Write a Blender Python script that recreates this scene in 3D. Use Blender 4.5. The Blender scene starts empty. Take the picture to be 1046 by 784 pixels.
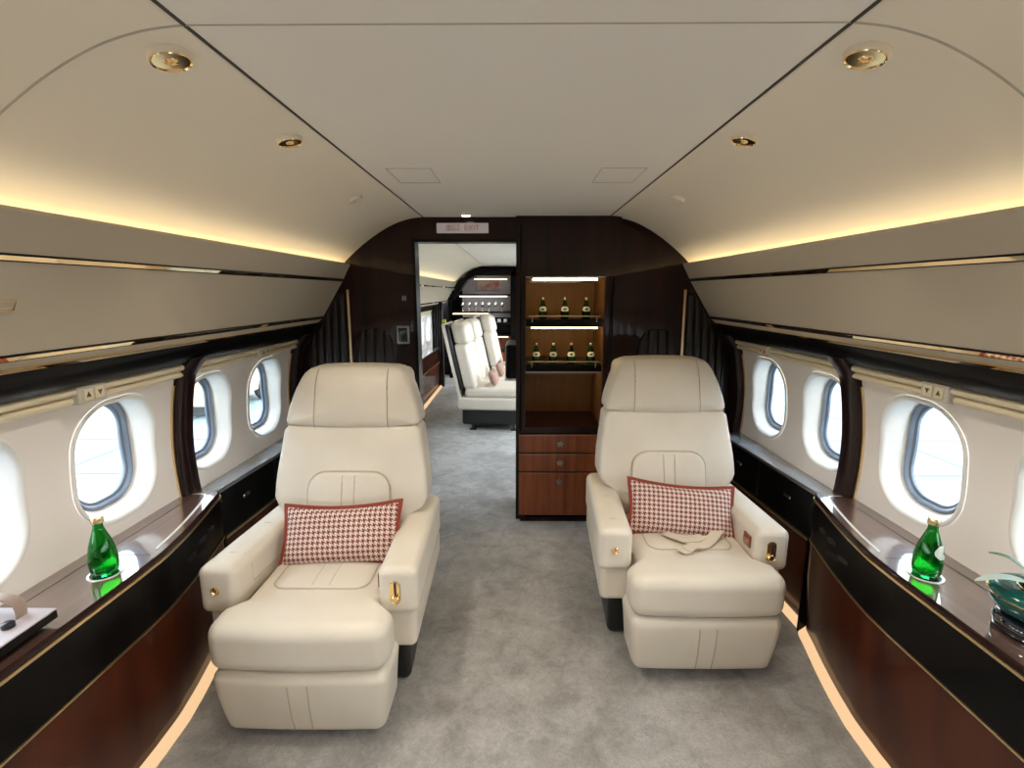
import bpy, bmesh, math, random
from mathutils import Vector, Matrix, Euler
random.seed(7)
PI = math.pi
SC = bpy.context.scene
COL = SC.collection

# ---------------------------------------------------------------- materials
def new_mat(name):
    m = bpy.data.materials.new(name); m.use_nodes = True
    nt = m.node_tree
    return m, nt, nt.nodes['Principled BSDF']

def pmat(name, col, rough=0.5, metal=0.0, coat=0.0, coat_rough=0.03, spec=0.5, bump=None, var=None, sheen=0.0):
    m, nt, p = new_mat(name)
    p.inputs['Base Color'].default_value = (*col, 1)
    p.inputs['Roughness'].default_value = rough
    p.inputs['Metallic'].default_value = metal
    p.inputs['Coat Weight'].default_value = coat
    p.inputs['Coat Roughness'].default_value = coat_rough
    p.inputs['Specular IOR Level'].default_value = spec
    p.inputs['Sheen Weight'].default_value = sheen
    tc = nt.nodes.new('ShaderNodeTexCoord')
    if var:   # (scale, other colour)
        n = nt.nodes.new('ShaderNodeTexNoise'); n.inputs['Scale'].default_value = var[0]; n.inputs['Detail'].default_value = 5
        nt.links.new(tc.outputs['Object'], n.inputs['Vector'])
        mx = nt.nodes.new('ShaderNodeMixRGB'); mx.inputs[1].default_value = (*col, 1); mx.inputs[2].default_value = (*var[1], 1)
        cr = nt.nodes.new('ShaderNodeMapRange'); cr.inputs['From Min'].default_value = .35; cr.inputs['From Max'].default_value = .65
        nt.links.new(n.outputs['Fac'], cr.inputs['Value']); nt.links.new(cr.outputs[0], mx.inputs[0])
        nt.links.new(mx.outputs[0], p.inputs['Base Color'])
    if bump:  # (scale, strength, distance)
        n = nt.nodes.new('ShaderNodeTexNoise'); n.inputs['Scale'].default_value = bump[0]; n.inputs['Detail'].default_value = 4
        nt.links.new(tc.outputs['Object'], n.inputs['Vector'])
        b = nt.nodes.new('ShaderNodeBump'); b.inputs['Strength'].default_value = bump[1]; b.inputs['Distance'].default_value = bump[2]
        nt.links.new(n.outputs['Fac'], b.inputs['Height']); nt.links.new(b.outputs[0], p.inputs['Normal'])
    return m

def wood_mat(name, c1, c2, stretch, coat=1.0, rough=.35, spec=.4, coat_rough=.03):
    m, nt, p = new_mat(name)
    tc = nt.nodes.new('ShaderNodeTexCoord'); mp = nt.nodes.new('ShaderNodeMapping')
    mp.inputs['Scale'].default_value = stretch
    nt.links.new(tc.outputs['Object'], mp.inputs['Vector'])
    n = nt.nodes.new('ShaderNodeTexNoise'); n.inputs['Scale'].default_value = 1.0; n.inputs['Detail'].default_value = 7; n.inputs['Distortion'].default_value = .6
    nt.links.new(mp.outputs[0], n.inputs['Vector'])
    r = nt.nodes.new('ShaderNodeValToRGB'); r.color_ramp.elements[0].position = .3; r.color_ramp.elements[1].position = .7
    r.color_ramp.elements[0].color = (*c1, 1); r.color_ramp.elements[1].color = (*c2, 1)
    nt.links.new(n.outputs['Fac'], r.inputs[0]); nt.links.new(r.outputs[0], p.inputs['Base Color'])
    p.inputs['Roughness'].default_value = rough
    p.inputs['Coat Weight'].default_value = coat; p.inputs['Coat Roughness'].default_value = coat_rough
    p.inputs['Specular IOR Level'].default_value = spec
    return m

def emit_mat(name, col, strength):
    m, nt, p = new_mat(name)
    p.inputs['Base Color'].default_value = (.05, .05, .05, 1)
    p.inputs['Emission Color'].default_value = (*col, 1)
    p.inputs['Emission Strength'].default_value = strength
    return m

def pane_mat(name):
    m = bpy.data.materials.new(name); m.use_nodes = True; nt = m.node_tree
    nt.nodes.clear()
    out = nt.nodes.new('ShaderNodeOutputMaterial'); mix = nt.nodes.new('ShaderNodeMixShader')
    t = nt.nodes.new('ShaderNodeBsdfTransparent'); t.inputs[0].default_value = (.93, .97, 1, 1)
    g = nt.nodes.new('ShaderNodeBsdfGlossy'); g.inputs['Roughness'].default_value = .02
    lw = nt.nodes.new('ShaderNodeLayerWeight'); lw.inputs['Blend'].default_value = .5
    pw = nt.nodes.new('ShaderNodeMath'); pw.operation = 'POWER'; pw.inputs[1].default_value = 4.0
    f = nt.nodes.new('ShaderNodeMath'); f.operation = 'MULTIPLY_ADD'; f.inputs[1].default_value = .45; f.inputs[2].default_value = .03
    nt.links.new(lw.outputs['Facing'], pw.inputs[0]); nt.links.new(pw.outputs[0], f.inputs[0])
    nt.links.new(f.outputs[0], mix.inputs[0]); nt.links.new(t.outputs[0], mix.inputs[1]); nt.links.new(g.outputs[0], mix.inputs[2])
    nt.links.new(mix.outputs[0], out.inputs[0])
    return m

def glass_mat(name, col, rough=.0):
    m, nt, p = new_mat(name)
    p.inputs['Base Color'].default_value = (*col, 1)
    p.inputs['Transmission Weight'].default_value = 1
    p.inputs['Roughness'].default_value = rough
    p.inputs['IOR'].default_value = 1.4
    return m

def carpet_mat():
    m, nt, p = new_mat('carpet')
    tc = nt.nodes.new('ShaderNodeTexCoord')
    def noise(scale, det=5, dist=0):
        n = nt.nodes.new('ShaderNodeTexNoise'); n.inputs['Scale'].default_value = scale; n.inputs['Detail'].default_value = det
        n.inputs['Distortion'].default_value = dist
        nt.links.new(tc.outputs['Object'], n.inputs['Vector']); return n
    n1 = noise(2.2, 6, .6); n2 = noise(9, 8, .9); n3 = noise(160, 2)
    a = nt.nodes.new('ShaderNodeMath'); a.operation = 'MULTIPLY_ADD'; a.inputs[1].default_value = .5
    nt.links.new(n2.outputs['Fac'], a.inputs[0])
    b = nt.nodes.new('ShaderNodeMath'); b.operation = 'MULTIPLY'; b.inputs[1].default_value = .5
    nt.links.new(n1.outputs['Fac'], b.inputs[0]); nt.links.new(b.outputs[0], a.inputs[2])
    r = nt.nodes.new('ShaderNodeValToRGB')
    r.color_ramp.elements[0].position = .36; r.color_ramp.elements[0].color = (.285, .272, .255, 1)
    r.color_ramp.elements[1].position = .60; r.color_ramp.elements[1].color = (.465, .458, .445, 1)
    nt.links.new(a.outputs[0], r.inputs[0]); nt.links.new(r.outputs[0], p.inputs['Base Color'])
    p.inputs['Roughness'].default_value = .95; p.inputs['Specular IOR Level'].default_value = .1; p.inputs['Sheen Weight'].default_value = .25
    c = nt.nodes.new('ShaderNodeMath'); c.operation = 'ADD'
    n4 = noise(38, 6, 1.5)
    mxc = nt.nodes.new('ShaderNodeMixRGB'); mxc.blend_type = 'OVERLAY'; mxc.inputs[0].default_value = .35
    nt.links.new(r.outputs[0], mxc.inputs[1]); nt.links.new(n4.outputs['Fac'], mxc.inputs[2]); nt.links.new(mxc.outputs[0], p.inputs['Base Color'])
    nt.links.new(a.outputs[0], c.inputs[0]); nt.links.new(n3.outputs['Fac'], c.inputs[1])
    bp = nt.nodes.new('ShaderNodeBump'); bp.inputs['Strength'].default_value = .6; bp.inputs['Distance'].default_value = .012
    nt.links.new(c.outputs[0], bp.inputs['Height']); nt.links.new(bp.outputs[0], p.inputs['Normal'])
    return m

def houndstooth_mat():
    m, nt, p = new_mat('houndstooth')
    tc = nt.nodes.new('ShaderNodeTexCoord'); sp = nt.nodes.new('ShaderNodeSeparateXYZ')
    nt.links.new(tc.outputs['Object'], sp.inputs[0])
    def mth(op, a, b=None):
        n = nt.nodes.new('ShaderNodeMath'); n.operation = op
        for i, v in enumerate((a, b)):
            if v is None: continue
            if hasattr(v, 'links'): nt.links.new(v, n.inputs[i])
            else: n.inputs[i].default_value = v
        return n.outputs[0]
    S = 8 / .0200
    i = mth('FLOOR', mth('MULTIPLY', mth('ADD', sp.outputs[0], 3.0), S)); j = mth('FLOOR', mth('MULTIPLY', mth('ADD', sp.outputs[2], 3.0), S))
    tw = mth('LESS_THAN', mth('FLOORED_MODULO', mth('ADD', i, j), 4.0), 1.5)
    wa = mth('LESS_THAN', mth('FLOORED_MODULO', i, 8.0), 3.5); we = mth('LESS_THAN', mth('FLOORED_MODULO', j, 8.0), 3.5)
    v = mth('ADD', mth('MULTIPLY', tw, wa), mth('MULTIPLY', mth('SUBTRACT', 1.0, tw), we))
    mx = nt.nodes.new('ShaderNodeMixRGB'); mx.inputs[1].default_value = (.74, .62, .55, 1); mx.inputs[2].default_value = (.20, .035, .025, 1)
    nt.links.new(v, mx.inputs[0]); nt.links.new(mx.outputs[0], p.inputs['Base Color'])
    p.inputs['Roughness'].default_value = .85
    return m

M = {}
M['leather'] = pmat('cream_leather', (.72, .66, .565), .42, bump=(220, .12, .002), var=(6, (.685, .622, .525)))
M['seam'] = pmat('seam_thread', (.50, .43, .33), .7)
M['blackbase'] = pmat('black_plinth', (.012, .012, .013), .35)
M['gold'] = pmat('gold', (.95, .70, .36), .12, 1.0)
M['gold_mirror'] = pmat('mirror_gold', (1.0, .80, .50), .03, 1.0)
M['gold_satin'] = pmat('satin_gold', (.80, .60, .34), .3, 1.0)
M['chrome'] = pmat('chrome', (.85, .84, .82), .12, 1.0)
M['ceil_mid'] = pmat('ceiling_grey', (.88, .83, .755), .8, spec=.2)
M['ceil_side'] = pmat('ceiling_cream', (.88, .80, .665), .8, spec=.2)
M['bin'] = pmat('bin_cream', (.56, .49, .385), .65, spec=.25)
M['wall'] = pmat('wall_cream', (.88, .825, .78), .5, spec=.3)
M['reveal'] = pmat('reveal_white', (.86, .84, .80), .5, spec=.3)
M['gasket'] = pmat('gasket_blue', (.17, .205, .26), .35)
M['pane'] = pane_mat('window_glass')
M['rail'] = pmat('rail_cream', (.80, .70, .50), .4)
M['button'] = pmat('button_grey', (.60, .56, .48), .45)
M['icon'] = pmat('icon_dark', (.12, .10, .08), .6)
M['black'] = pmat('black_lacquer', (.004, .0035, .0035), .3, coat=.12, spec=.08)
M['mahogany'] = wood_mat('dark_mahogany', (.010, .0035, .003), (.026, .008, .006), (18, 18, 1.2), coat=.4, spec=.12)
M['redwood'] = wood_mat('red_wood', (.040, .008, .004), (.100, .024, .009), (22, 6, 1.0), coat=.4, spec=.15)
M['drawerwood'] = wood_mat('drawer_wood', (.15, .032, .010), (.29, .078, .022), (30, 12, 1.6), coat=.5)
M['niche'] = wood_mat('niche_wood', (.12, .052, .013), (.17, .078, .022), (20, 10, 2), coat=.2, rough=.6)
M['tabletop'] = wood_mat('table_wood', (.090, .048, .038), (.150, .085, .070), (30, 2.0, 5), coat=1.0, coat_rough=.012, rough=.3)
M['tabletop'].node_tree.nodes['Principled BSDF'].inputs['Coat IOR'].default_value = 3.0
M['ledge'] = pmat('ledge_window_sheen', (.25, .29, .33), .22, coat=1.0, coat_rough=.1)  # window reflection on the black ledge put into its blue-grey base colour
M['ledge'].node_tree.nodes['Principled BSDF'].inputs['Coat IOR'].default_value = 2.4
M['inlay'] = pmat('inlay_metal', (.80, .78, .74), .35, .4)
M['groove'] = pmat('dark_groove', (.02, .014, .010), .5)
M['seamline'] = pmat('ceiling_seam', (.06, .05, .04), .8)
M['faintline'] = pmat('faint_seam', (.50, .45, .37), .8)
M['curtain'] = pmat('pleated_leather', (.013, .007, .007), .42, spec=.5)
M['carpet'] = carpet_mat()
M['cove'] = emit_mat('cove_led', (1.0, .83, .53), 17.5)
M['floorlight'] = emit_mat('floor_led', (1.0, .64, .34), .72)
M['led'] = emit_mat('shelf_led', (1.0, .70, .32), 26.0)
M['far_led'] = emit_mat('far_shelf_led', (1.0, .78, .46), 2.2)
M['lamp'] = emit_mat('lamp_glow', (1.0, .86, .66), 5.0)
M['bulb'] = pmat('bulb_lens', (.75, .70, .62), .15)
M['hound'] = houndstooth_mat()
M['piping'] = pmat('rust_piping', (.25, .036, .018), .75)
M['bottle'] = glass_mat('green_glass', (.012, .50, .09), .0)
M['cap'] = pmat('gold_cap', (.85, .70, .42), .25, 1.0)
M['label'] = pmat('bottle_label', (.60, .64, .52), .6)
M['mark'] = pmat('label_mark', (.03, .05, .03), .6)
M['sign'] = emit_mat('sign_panel', (.72, .60, .55), .25)
M['signtext'] = pmat('sign_letters', (.42, .12, .10), .6)
M['screen'] = pmat('dark_screen', (.015, .02, .025), .08)
M['silver'] = pmat('silver_frame', (.35, .33, .32), .3, 1.0)
M['belt'] = pmat('belt_webbing', (.66, .56, .44), .8)
M['switch'] = pmat('switch_wood', (.22, .04, .015), .25, coat=1)
M['teal'] = pmat('teal_glaze', (.005, .085, .072), .2, coat=.25, spec=.3)
M['navy'] = pmat('navy_glass', (.01, .012, .02), .08, coat=1)
M['leafgreen'] = pmat('leaf_green', (.03, .10, .03), .45)
M['leafsilver'] = pmat('leaf_silver', (.42, .52, .48), .4)
M['flower'] = pmat('yellow_petal', (.62, .38, .04), .5)
M['traytop'] = pmat('tray_sheen_lilac', (.50, .46, .50), .35)  # lilac is the ceiling's reflection painted on the tray; far panel shares it
M['strap'] = pmat('strap_leather', (.32, .24, .20), .4)
M['taupe'] = pmat('taupe_fabric', (.33, .20, .15), .8)
M['tan'] = pmat('yellow_tag', (.55, .55, .05), .5)
M['apron'] = None
M['beige'] = pmat('beige_paint', (.62, .45, .26), .6)
M['steel'] = pmat('grey_steel', (.30, .33, .38), .5)
M['rubber'] = pmat('black_rubber', (.02, .02, .02), .8)

# ---------------------------------------------------------------- mesh builder
class MB:
    def __init__(self): self.v = []; self.f = []; self.m = []
    def add(self, vs, fs, mi=0):
        o = len(self.v); self.v += [tuple(p) for p in vs]
        self.f += [tuple(i + o for i in f) for f in fs]; self.m += [mi] * len(fs)
    def box(self, x0, x1, y0, y1, z0, z1, mi=0):
        vs = [(x, y, z) for z in (z0, z1) for y in (y0, y1) for x in (x0, x1)]
        self.add(vs, [(0, 2, 3, 1), (4, 5, 7, 6), (0, 1, 5, 4), (2, 6, 7, 3), (0, 4, 6, 2), (1, 3, 7, 5)], mi)
    def grid(self, rows, mi=0, close_u=False, close_v=False, cap=False):
        n = len(rows); k = len(rows[0]); vs = [p for r in rows for p in r]; fs = []
        for i in range(n if close_u else n - 1):
            for j in range(k if close_v else k - 1):
                a = i * k + j; b = i * k + (j + 1) % k; c = ((i + 1) % n) * k + (j + 1) % k; d = ((i + 1) % n) * k + j
                fs.append((a, b, c, d))
        if cap:
            fs.append(tuple(range(k - 1, -1, -1))); fs.append(tuple((n - 1) * k + j for j in range(k)))
        self.add(vs, fs, mi)
    def tube(self, path, r, seg=8, mi=0, closed=False, flat=1.0):
        P = [Vector(p) for p in path]; n = len(P); rows = []
        up = Vector((0, 0, 1))
        for i in range(n):
            t = (P[(i + 1) % n] - P[i - 1]) if closed else (P[min(i + 1, n - 1)] - P[max(i - 1, 0)])
            t.normalize()
            u = up if abs(t.dot(up)) < .95 else Vector((0, 1, 0))
            a = t.cross(u).normalized(); b = a.cross(t).normalized()
            rr = r[i] if isinstance(r, (list, tuple)) else r
            rows.append([P[i] + a * rr * math.cos(2 * PI * k / seg) + b * rr * flat * math.sin(2 * PI * k / seg) for k in range(seg)])
        self.grid(rows, mi, close_u=closed, close_v=True, cap=not closed)
    def lathe(self, prof, c=(0, 0, 0), seg=32, mi=0, axis='Z', cap=True):
        rows = []
        for r, h in prof:
            row = []
            for k in range(seg):
                a = 2 * PI * k / seg
                p = (r * math.cos(a), r * math.sin(a), h)
                if axis == 'Y': p = (p[0], p[2], p[1])
                if axis == 'X': p = (p[2], p[0], p[1])
                row.append((c[0] + p[0], c[1] + p[1], c[2] + p[2]))
            rows.append(row)
        self.grid(rows, mi, close_v=True, cap=cap)
    def extrude_y(self, prof, ys, mi=0, closed=False, cap=False):
        self.grid([[(x, y, z) for x, z in prof] for y in ys], mi, close_v=closed, cap=cap)
    def softbox(self, c, h, r, fn=None, m=4, k=3, mi=0):
        """rounded box; fn maps a point and its normalised position to a new point"""
        def axis(hh, rr):
            a = [-hh] + [-hh + rr - rr * math.tan(PI / 4 * (1 - i / k)) for i in range(1, k + 1)]
            mid = [(-hh + rr) + (2 * (hh - rr)) * i / m for i in range(1, m)]
            b = [-x for x in reversed(a)]
            return a + mid + b
        r3 = r if isinstance(r, (tuple, list)) else (r, r, r)
        rr = min(min(r3), min(h) * .999)
        A = [axis(h[i], rr) for i in range(3)]
        idx = {}
        verts = []
        def vid(p):
            key = tuple(round(x, 6) for x in p)
            if key in idx: return idx[key]
            q = [max(-(h[i] - rr), min(h[i] - rr, p[i])) for i in range(3)]
            d = Vector([p[i] - q[i] for i in range(3)])
            if d.length > 1e-9: d = d.normalized() * rr
            w = Vector(q) + d
            nrm = (w.x / h[0], w.y / h[1], w.z / h[2])
            w = w + Vector(c)
            if fn: w = Vector(fn(w, nrm))
            idx[key] = len(verts); verts.append(w); return idx[key]
        fs = []
        for ax in range(3):
            u, v = [i for i in range(3) if i != ax]
            for sgn in (-1, 1):
                for i in range(len(A[u]) - 1):
                    for j in range(len(A[v]) - 1):
                        q = []
                        for (a, b) in ((i, j), (i + 1, j), (i + 1, j + 1), (i, j + 1)):
                            p = [0, 0, 0]; p[ax] = sgn * h[ax]; p[u] = A[u][a]; p[v] = A[v][b]
                            q.append(vid(p))
                        q = list(dict.fromkeys(q))
                        if len(q) >= 3: fs.append(tuple(q))
        self.add(verts, fs, mi)
    def pad(self, outline, fn, thick=.03, edge=.02, bulge=.01, rings=6, mi=0):
        """padded panel: outline in (u,v); fn(u,v,h) maps to space, h is height off the surface"""
        n = len(outline); cu = sum(p[0] for p in outline) / n; cv = sum(p[1] for p in outline) / n
        R = max(math.hypot(p[0] - cu, p[1] - cv) for p in outline)
        rows = [[fn(u, v, -thick) for u, v in outline]]
        e = edge / R
        for i in range(5):
            a = PI / 2 * i / 4
            s = 1 - e * (1 - math.cos(a)); hh = edge * (math.sin(a) - 1)
            rows.append([fn(cu + (u - cu) * s, cv + (v - cv) * s, hh) for u, v in outline])
        for i in range(1, rings + 1):
            s = (1 - e) * (1 - i / (rings + .3))
            rows.append([fn(cu + (u - cu) * s, cv + (v - cv) * s, bulge * (1 - s * s)) for u, v in outline])
        self.grid(rows, mi, close_v=True, cap=True)
    def obj(self, name, mat, parent=None, smooth=True, angle=40, loc=None):
        me = bpy.data.meshes.new(name)
        me.from_pydata(self.v, [], self.f)
        bm = bmesh.new(); bm.from_mesh(me)
        for i, f in enumerate(bm.faces):
            f.material_index = self.m[i] if i < len(self.m) else 0
        bmesh.ops.remove_doubles(bm, verts=bm.verts, dist=1e-6)
        bmesh.ops.recalc_face_normals(bm, faces=bm.faces)
        for f in bm.faces: f.smooth = smooth
        if smooth:
            lim = math.radians(angle)
            for e in bm.edges:
                if len(e.link_faces) == 2 and e.calc_face_angle(0) > lim: e.smooth = False
        bm.to_mesh(me); bm.free()
        for mm in (mat if isinstance(mat, (list, tuple)) else [mat]): me.materials.append(mm)
        o = bpy.data.objects.new(name, me); COL.objects.link(o)
        if parent: o.parent = parent
        if loc: o.location = loc
        return o

def tag(o, label=None, cat=None, group=None, kind=None):
    if label: o['label'] = label
    if cat: o['category'] = cat
    if group: o['group'] = group
    if kind: o['kind'] = kind
    return o
def thing(name, label, cat, loc=(0, 0, 0), rz=0, group=None):
    o = bpy.data.objects.new(name, None); COL.objects.link(o); o.empty_display_size = .05
    o.location = loc; o.rotation_euler = (0, 0, rz)
    return tag(o, label, cat, group)
def struct(o): o['kind'] = 'structure'; return o
def children(o): return [c for c in bpy.data.objects if c.parent == o]
def copy_tree(o, parent=None):
    kids = children(o)
    c = o.copy(); COL.objects.link(c)
    if parent: c.parent = parent
    for k in kids: copy_tree(k, c)
    return c

def rrect(hw, hh, r, n=6, cx=0, cy=0, rt=None):
    """rounded rectangle outline, r bottom corners, rt top corners"""
    rt = r if rt is None else rt; pts = []
    for (sx, sy, rr, a0) in ((1, 1, rt, 0), (-1, 1, rt, 90), (-1, -1, r, 180), (1, -1, r, 270)):
        for i in range(n + 1):
            a = math.radians(a0 + 90 * i / n)
            pts.append((cx + sx * (hw - rr) + rr * math.cos(a), cy + sy * (hh - rr) + rr * math.sin(a)))
    return pts
def densify(pts, d=.03):
    out = []
    for i, p in enumerate(pts):
        q = pts[(i + 1) % len(pts)]; L = math.hypot(q[0] - p[0], q[1] - p[1]); k = max(1, int(L / d))
        out += [(p[0] + (q[0] - p[0]) * t / k, p[1] + (q[1] - p[1]) * t / k) for t in range(k)]
    return out
def lerp_table(tab, x):
    if x <= tab[0][0]: return tab[0][1]
    for (a, va), (b, vb) in zip(tab, tab[1:]):
        if x <= b:
            t = (x - a) / (b - a); return va + (vb - va) * t
    return tab[-1][1]
def smooth_table(tab, n=6):
    """catmull-rom resampling of a polyline"""
    out = []
    for i in range(len(tab) - 1):
        p0 = tab[max(i - 1, 0)]; p1 = tab[i]; p2 = tab[i + 1]; p3 = tab[min(i + 2, len(tab) - 1)]
        for k in range(n):
            t = k / n
            out.append(tuple(.5 * (2 * b + (c - a) * t + (2 * a - 5 * b + 4 * c - d) * t * t + (3 * b - a - 3 * c + d) * t ** 3) for a, b, c, d in zip(p0, p1, p2, p3)))
    out.append(tuple(tab[-1])); return out

# ---------------------------------------------------------------- the cabin shell
Y0, YB, YE = -3.10, 3.20, 9.30           # aft wall behind the viewer, bulkhead, far wall
PITCH, WC = .54, 1.176
CZ = 2.03
WALLP = smooth_table([(0.0, 1.445), (.35, 1.452), (.60, 1.460), (.70, 1.470), (.82, 1.477), (.95, 1.474), (1.08, 1.458), (1.16, 1.443), (1.215, 1.430)], 5)
def wall_x(z): return lerp_table(WALLP, z)

fl = MB(); fl.grid([[(x, y, 0) for x in (-1.6, 1.6)] for y in (Y0 - .1, YE + .1)])
fl.add([(-1.6, Y0 - .1, -.05), (1.6, Y0 - .1, -.05), (1.6, YE + .1, -.05), (-1.6, YE + .1, -.05)], [(0, 1, 2, 3)])
tag(struct(fl.obj('floor', M['carpet'], smooth=False)), 'mottled grey carpet running down the cabin aisle', 'floor')

SIDE = smooth_table([(.585, CZ), (.66, 2.021), (.75, 1.995), (.85, 1.945), (.95, 1.878), (1.04, 1.805), (1.10, 1.745), (1.152, 1.68), (1.18, 1.635)], 5)
def side_z(x): return lerp_table(SIDE, abs(x))
ce = MB()
ce.grid([[(x, y, CZ) for x in (-.58, .58)] for y in (Y0, YE)], 0)
for s in (-1, 1):
    ce.extrude_y([(s * x, z) for x, z in SIDE] + [(s * 1.135, 1.630), (s * 1.16, 1.60)], (Y0, YB, YE), 1)
    ce.grid([[(s * .58, y, CZ), (s * .58, y, CZ + .012), (s * .585, y, CZ + .012), (s * .585, y, CZ)] for y in (Y0, YE)], 2)
tag(struct(ce.obj('ceiling', [M['ceil_mid'], M['ceil_side'], M['seamline']], angle=50)), 'flat grey ceiling panel with curved cream side panels', 'ceiling')
# seams in the ceiling
sm = MB()
for s in (-1, 1):
    sm.box(min(s * .578, s * .586), max(s * .578, s * .586), Y0, YB, CZ - .0015, CZ + .004)
tag(struct(sm.obj('trim_1', M['seamline'], smooth=False)), 'dark seams along both edges of the flat ceiling panel', 'trim')
sm = MB()
for yy in (.955, -1.1):
    for s in (-1, 1):
        sm.tube([(s * x, yy, z - .0005) for x, z in SIDE[:-3]], .0022, 6)
    sm.tube([(-.58, yy, CZ - .0005), (.58, yy, CZ - .0005)], .0014, 6)
for s in (-1, 1):
    x0, x1 = (.325, .495)
    sm.tube([(s * x0, 1.97, CZ - .0003), (s * x1, 1.97, CZ - .0003), (s * x1, 2.22, CZ - .0003), (s * x0, 2.22, CZ - .0003)], .0016, 5, closed=True)
tag(struct(sm.obj('trim_2', M['faintline'])), 'faint cross seams and hatch outlines in the ceiling', 'trim')

# side walls with window holes (each bay joined into one wall)
HZ, HW, HH, HR = .968, .188, .226, .155
NA = 64
def ray_rrect(hw, hh, r, a):
    """distance from the centre to a rounded rectangle outline along angle a"""
    c, s = math.cos(a), math.sin(a); lo, hi = 0, 1.0
    def inside(d):
        x, y = abs(d * c), abs(d * s)
        if x > hw or y > hh: return False
        if x > hw - r and y > hh - r: return (x - hw + r) ** 2 + (y - hh + r) ** 2 <= r * r
        return True
    for _ in range(30):
        mid = (lo + hi) / 2
        if inside(mid): lo = mid
        else: hi = mid
    return lo
ANG = [2 * PI * (i + .5) / NA for i in range(NA)]
for ca in (math.atan2(.515 - .285, PITCH / 2),): pass
HOLE = [ray_rrect(HW, HH, HR, a) for a in ANG]
def ring(s, yc, d, dx=0.0, zc=HZ, push=None):
    out = []
    for k, a in enumerate(ANG):
        y = yc + d[k] * math.cos(a); z = zc + d[k] * math.sin(a)
        x = wall_x(z) + dx if push is None else push
        out.append((s * x, y, z))
    return out
GLASS = [ray_rrect(.130, .193, .105, a) for a in ANG]
GZ = .985
def bay(mb, s, yc, y0, y1, reveal):
    zl, zh = .60, 1.215
    rows = []
    outer = []
    for k, a in enumerate(ANG):
        c, sn = math.cos(a), math.sin(a)
        t = 9
        if c > 1e-6: t = min(t, (y1 - yc) / c)
        if c < -1e-6: t = min(t, (y0 - yc) / c)
        if sn > 1e-6: t = min(t, (zh - HZ) / sn)
        if sn < -1e-6: t = min(t, (zl - HZ) / sn)
        outer.append(t)
    for q in (0, .25, .5, .75, 1):
        d = [HOLE[k] + (outer[k] - HOLE[k]) * q for k in range(NA)]
        rows.append(ring(s, yc, d))
    mb.grid(rows, 0, close_v=True)
    # square corners the polar fan leaves open
    for (yy, zz) in ((y0, zl), (y1, zl), (y0, zh), (y1, zh)):
        ac = math.atan2(zz - HZ, yy - yc) % (2 * PI)
        ks = [k for k in range(NA)]
        k0 = max([k for k in ks if ANG[k] <= ac], default=NA - 1); k1 = (k0 + 1) % NA
        P = [(s * wall_x(HZ + outer[k] * math.sin(ANG[k])), yc + outer[k] * math.cos(ANG[k]), HZ + outer[k] * math.sin(ANG[k])) for k in (k0, k1)]
        mb.add(P + [(s * wall_x(zz), yy, zz)], [(0, 1, 2)], 0)
    zs = [z for z, _ in WALLP if z < .6] + [.60]
    mb.grid([[(s * wall_x(z), y, z) for z in zs] for y in (y0, y1)], 0)
    if reveal: reveal_mesh(mb, s, yc, 1)
def reveal_mesh(mb, s, yc, mi=0):
    rows = []
    for off, dx in ((.006, -.001), (.004, -.0075), (-.002, -.009), (-.008, -.006), (-.016, .006)):
        rows.append(ring(s, yc, [h + off for h in HOLE], dx))
    for q in (.2, .4, .6, .8, 1.0):
        r = []
        for k, a in enumerate(ANG):
            d = (HOLE[k] - .016) * (1 - q) + (GLASS[k] + .012) * q; zc = HZ * (1 - q) + GZ * q
            y = yc + d * math.cos(a); z = zc + d * math.sin(a)
            x = wall_x(z) * (1 - q) + 1.535 * q + .008 * (1 - q)
            r.append((s * x, y, z))
        rows.append(r)
    mb.grid(rows, mi, close_v=True)

bays = []
k = -8
while WC + PITCH * k - PITCH / 2 < YE - .05:
    yc = WC + PITCH * k
    bays.append((yc, max(yc - PITCH / 2, Y0), min(yc + PITCH / 2, YE))); k += 1
VISIBLE = {-1: [1.176, 1.716, 2.256, 2.796, 6.576, 7.116, 7.656], 1: [1.176, 1.716, 2.256, 2.796]}
wn = 1
PORTALS = []
for s, sd in ((-1, 'left'), (1, 'right')):
    wb = MB()
    for yc, y0, y1 in bays:
        if s > 0 and yc > 3.2:      # starboard aft side: out of sight behind the bulkhead
            pass
        vis = any(abs(yc - v) < .01 for v in VISIBLE[s])
        bay(wb, s, yc, y0, y1, not vis)
        PORTALS.append((s, yc))
    tag(struct(wb.obj('wall_' + sd, [M['wall'], M['reveal']], angle=60)), f'cream cabin side wall with windows on the {sd}', 'wall')
    WHICH = ['nearest the viewer, cut by the picture edge', 'just before the dark pillar', 'just beyond the dark pillar', 'nearest the bulkhead', 'first seen through the doorway in the far cabin', 'second seen through the doorway in the far cabin', 'furthest seen through the doorway in the far cabin']
    for vi, v in enumerate(VISIBLE[s]):
        rb = MB(); reveal_mesh(rb, s, v)
        w = struct(rb.obj(f'window_{wn}', M['reveal'], angle=60)); wn += 1
        tag(w, f'rounded window in the {sd} wall, {WHICH[vi]}', 'window')
        gb = MB()
        rows = []
        for e, x in ((.014, 1.535), (.004, 1.529), (-.002, 1.533), (-.006, 1.542), (-.017, 1.546), (-.020, 1.554), (.016, 1.558)):
            rows.append([(s * x, v + (GLASS[q] + e) * math.cos(a), GZ + (GLASS[q] + e) * math.sin(a)) for q, a in enumerate(ANG)])
        gb.grid(rows, 0, close_v=True)
        gb.obj('window_gasket', M['gasket'], w)
        pb = MB()
        pb.add([(s * 1.551, v + (GLASS[q] - .012) * math.cos(a), GZ + (GLASS[q] - .010) * math.sin(a)) for q, a in enumerate(ANG)], [tuple(range(NA))])
        pb.obj('window_pane', M['pane'], w, smooth=False)

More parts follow.
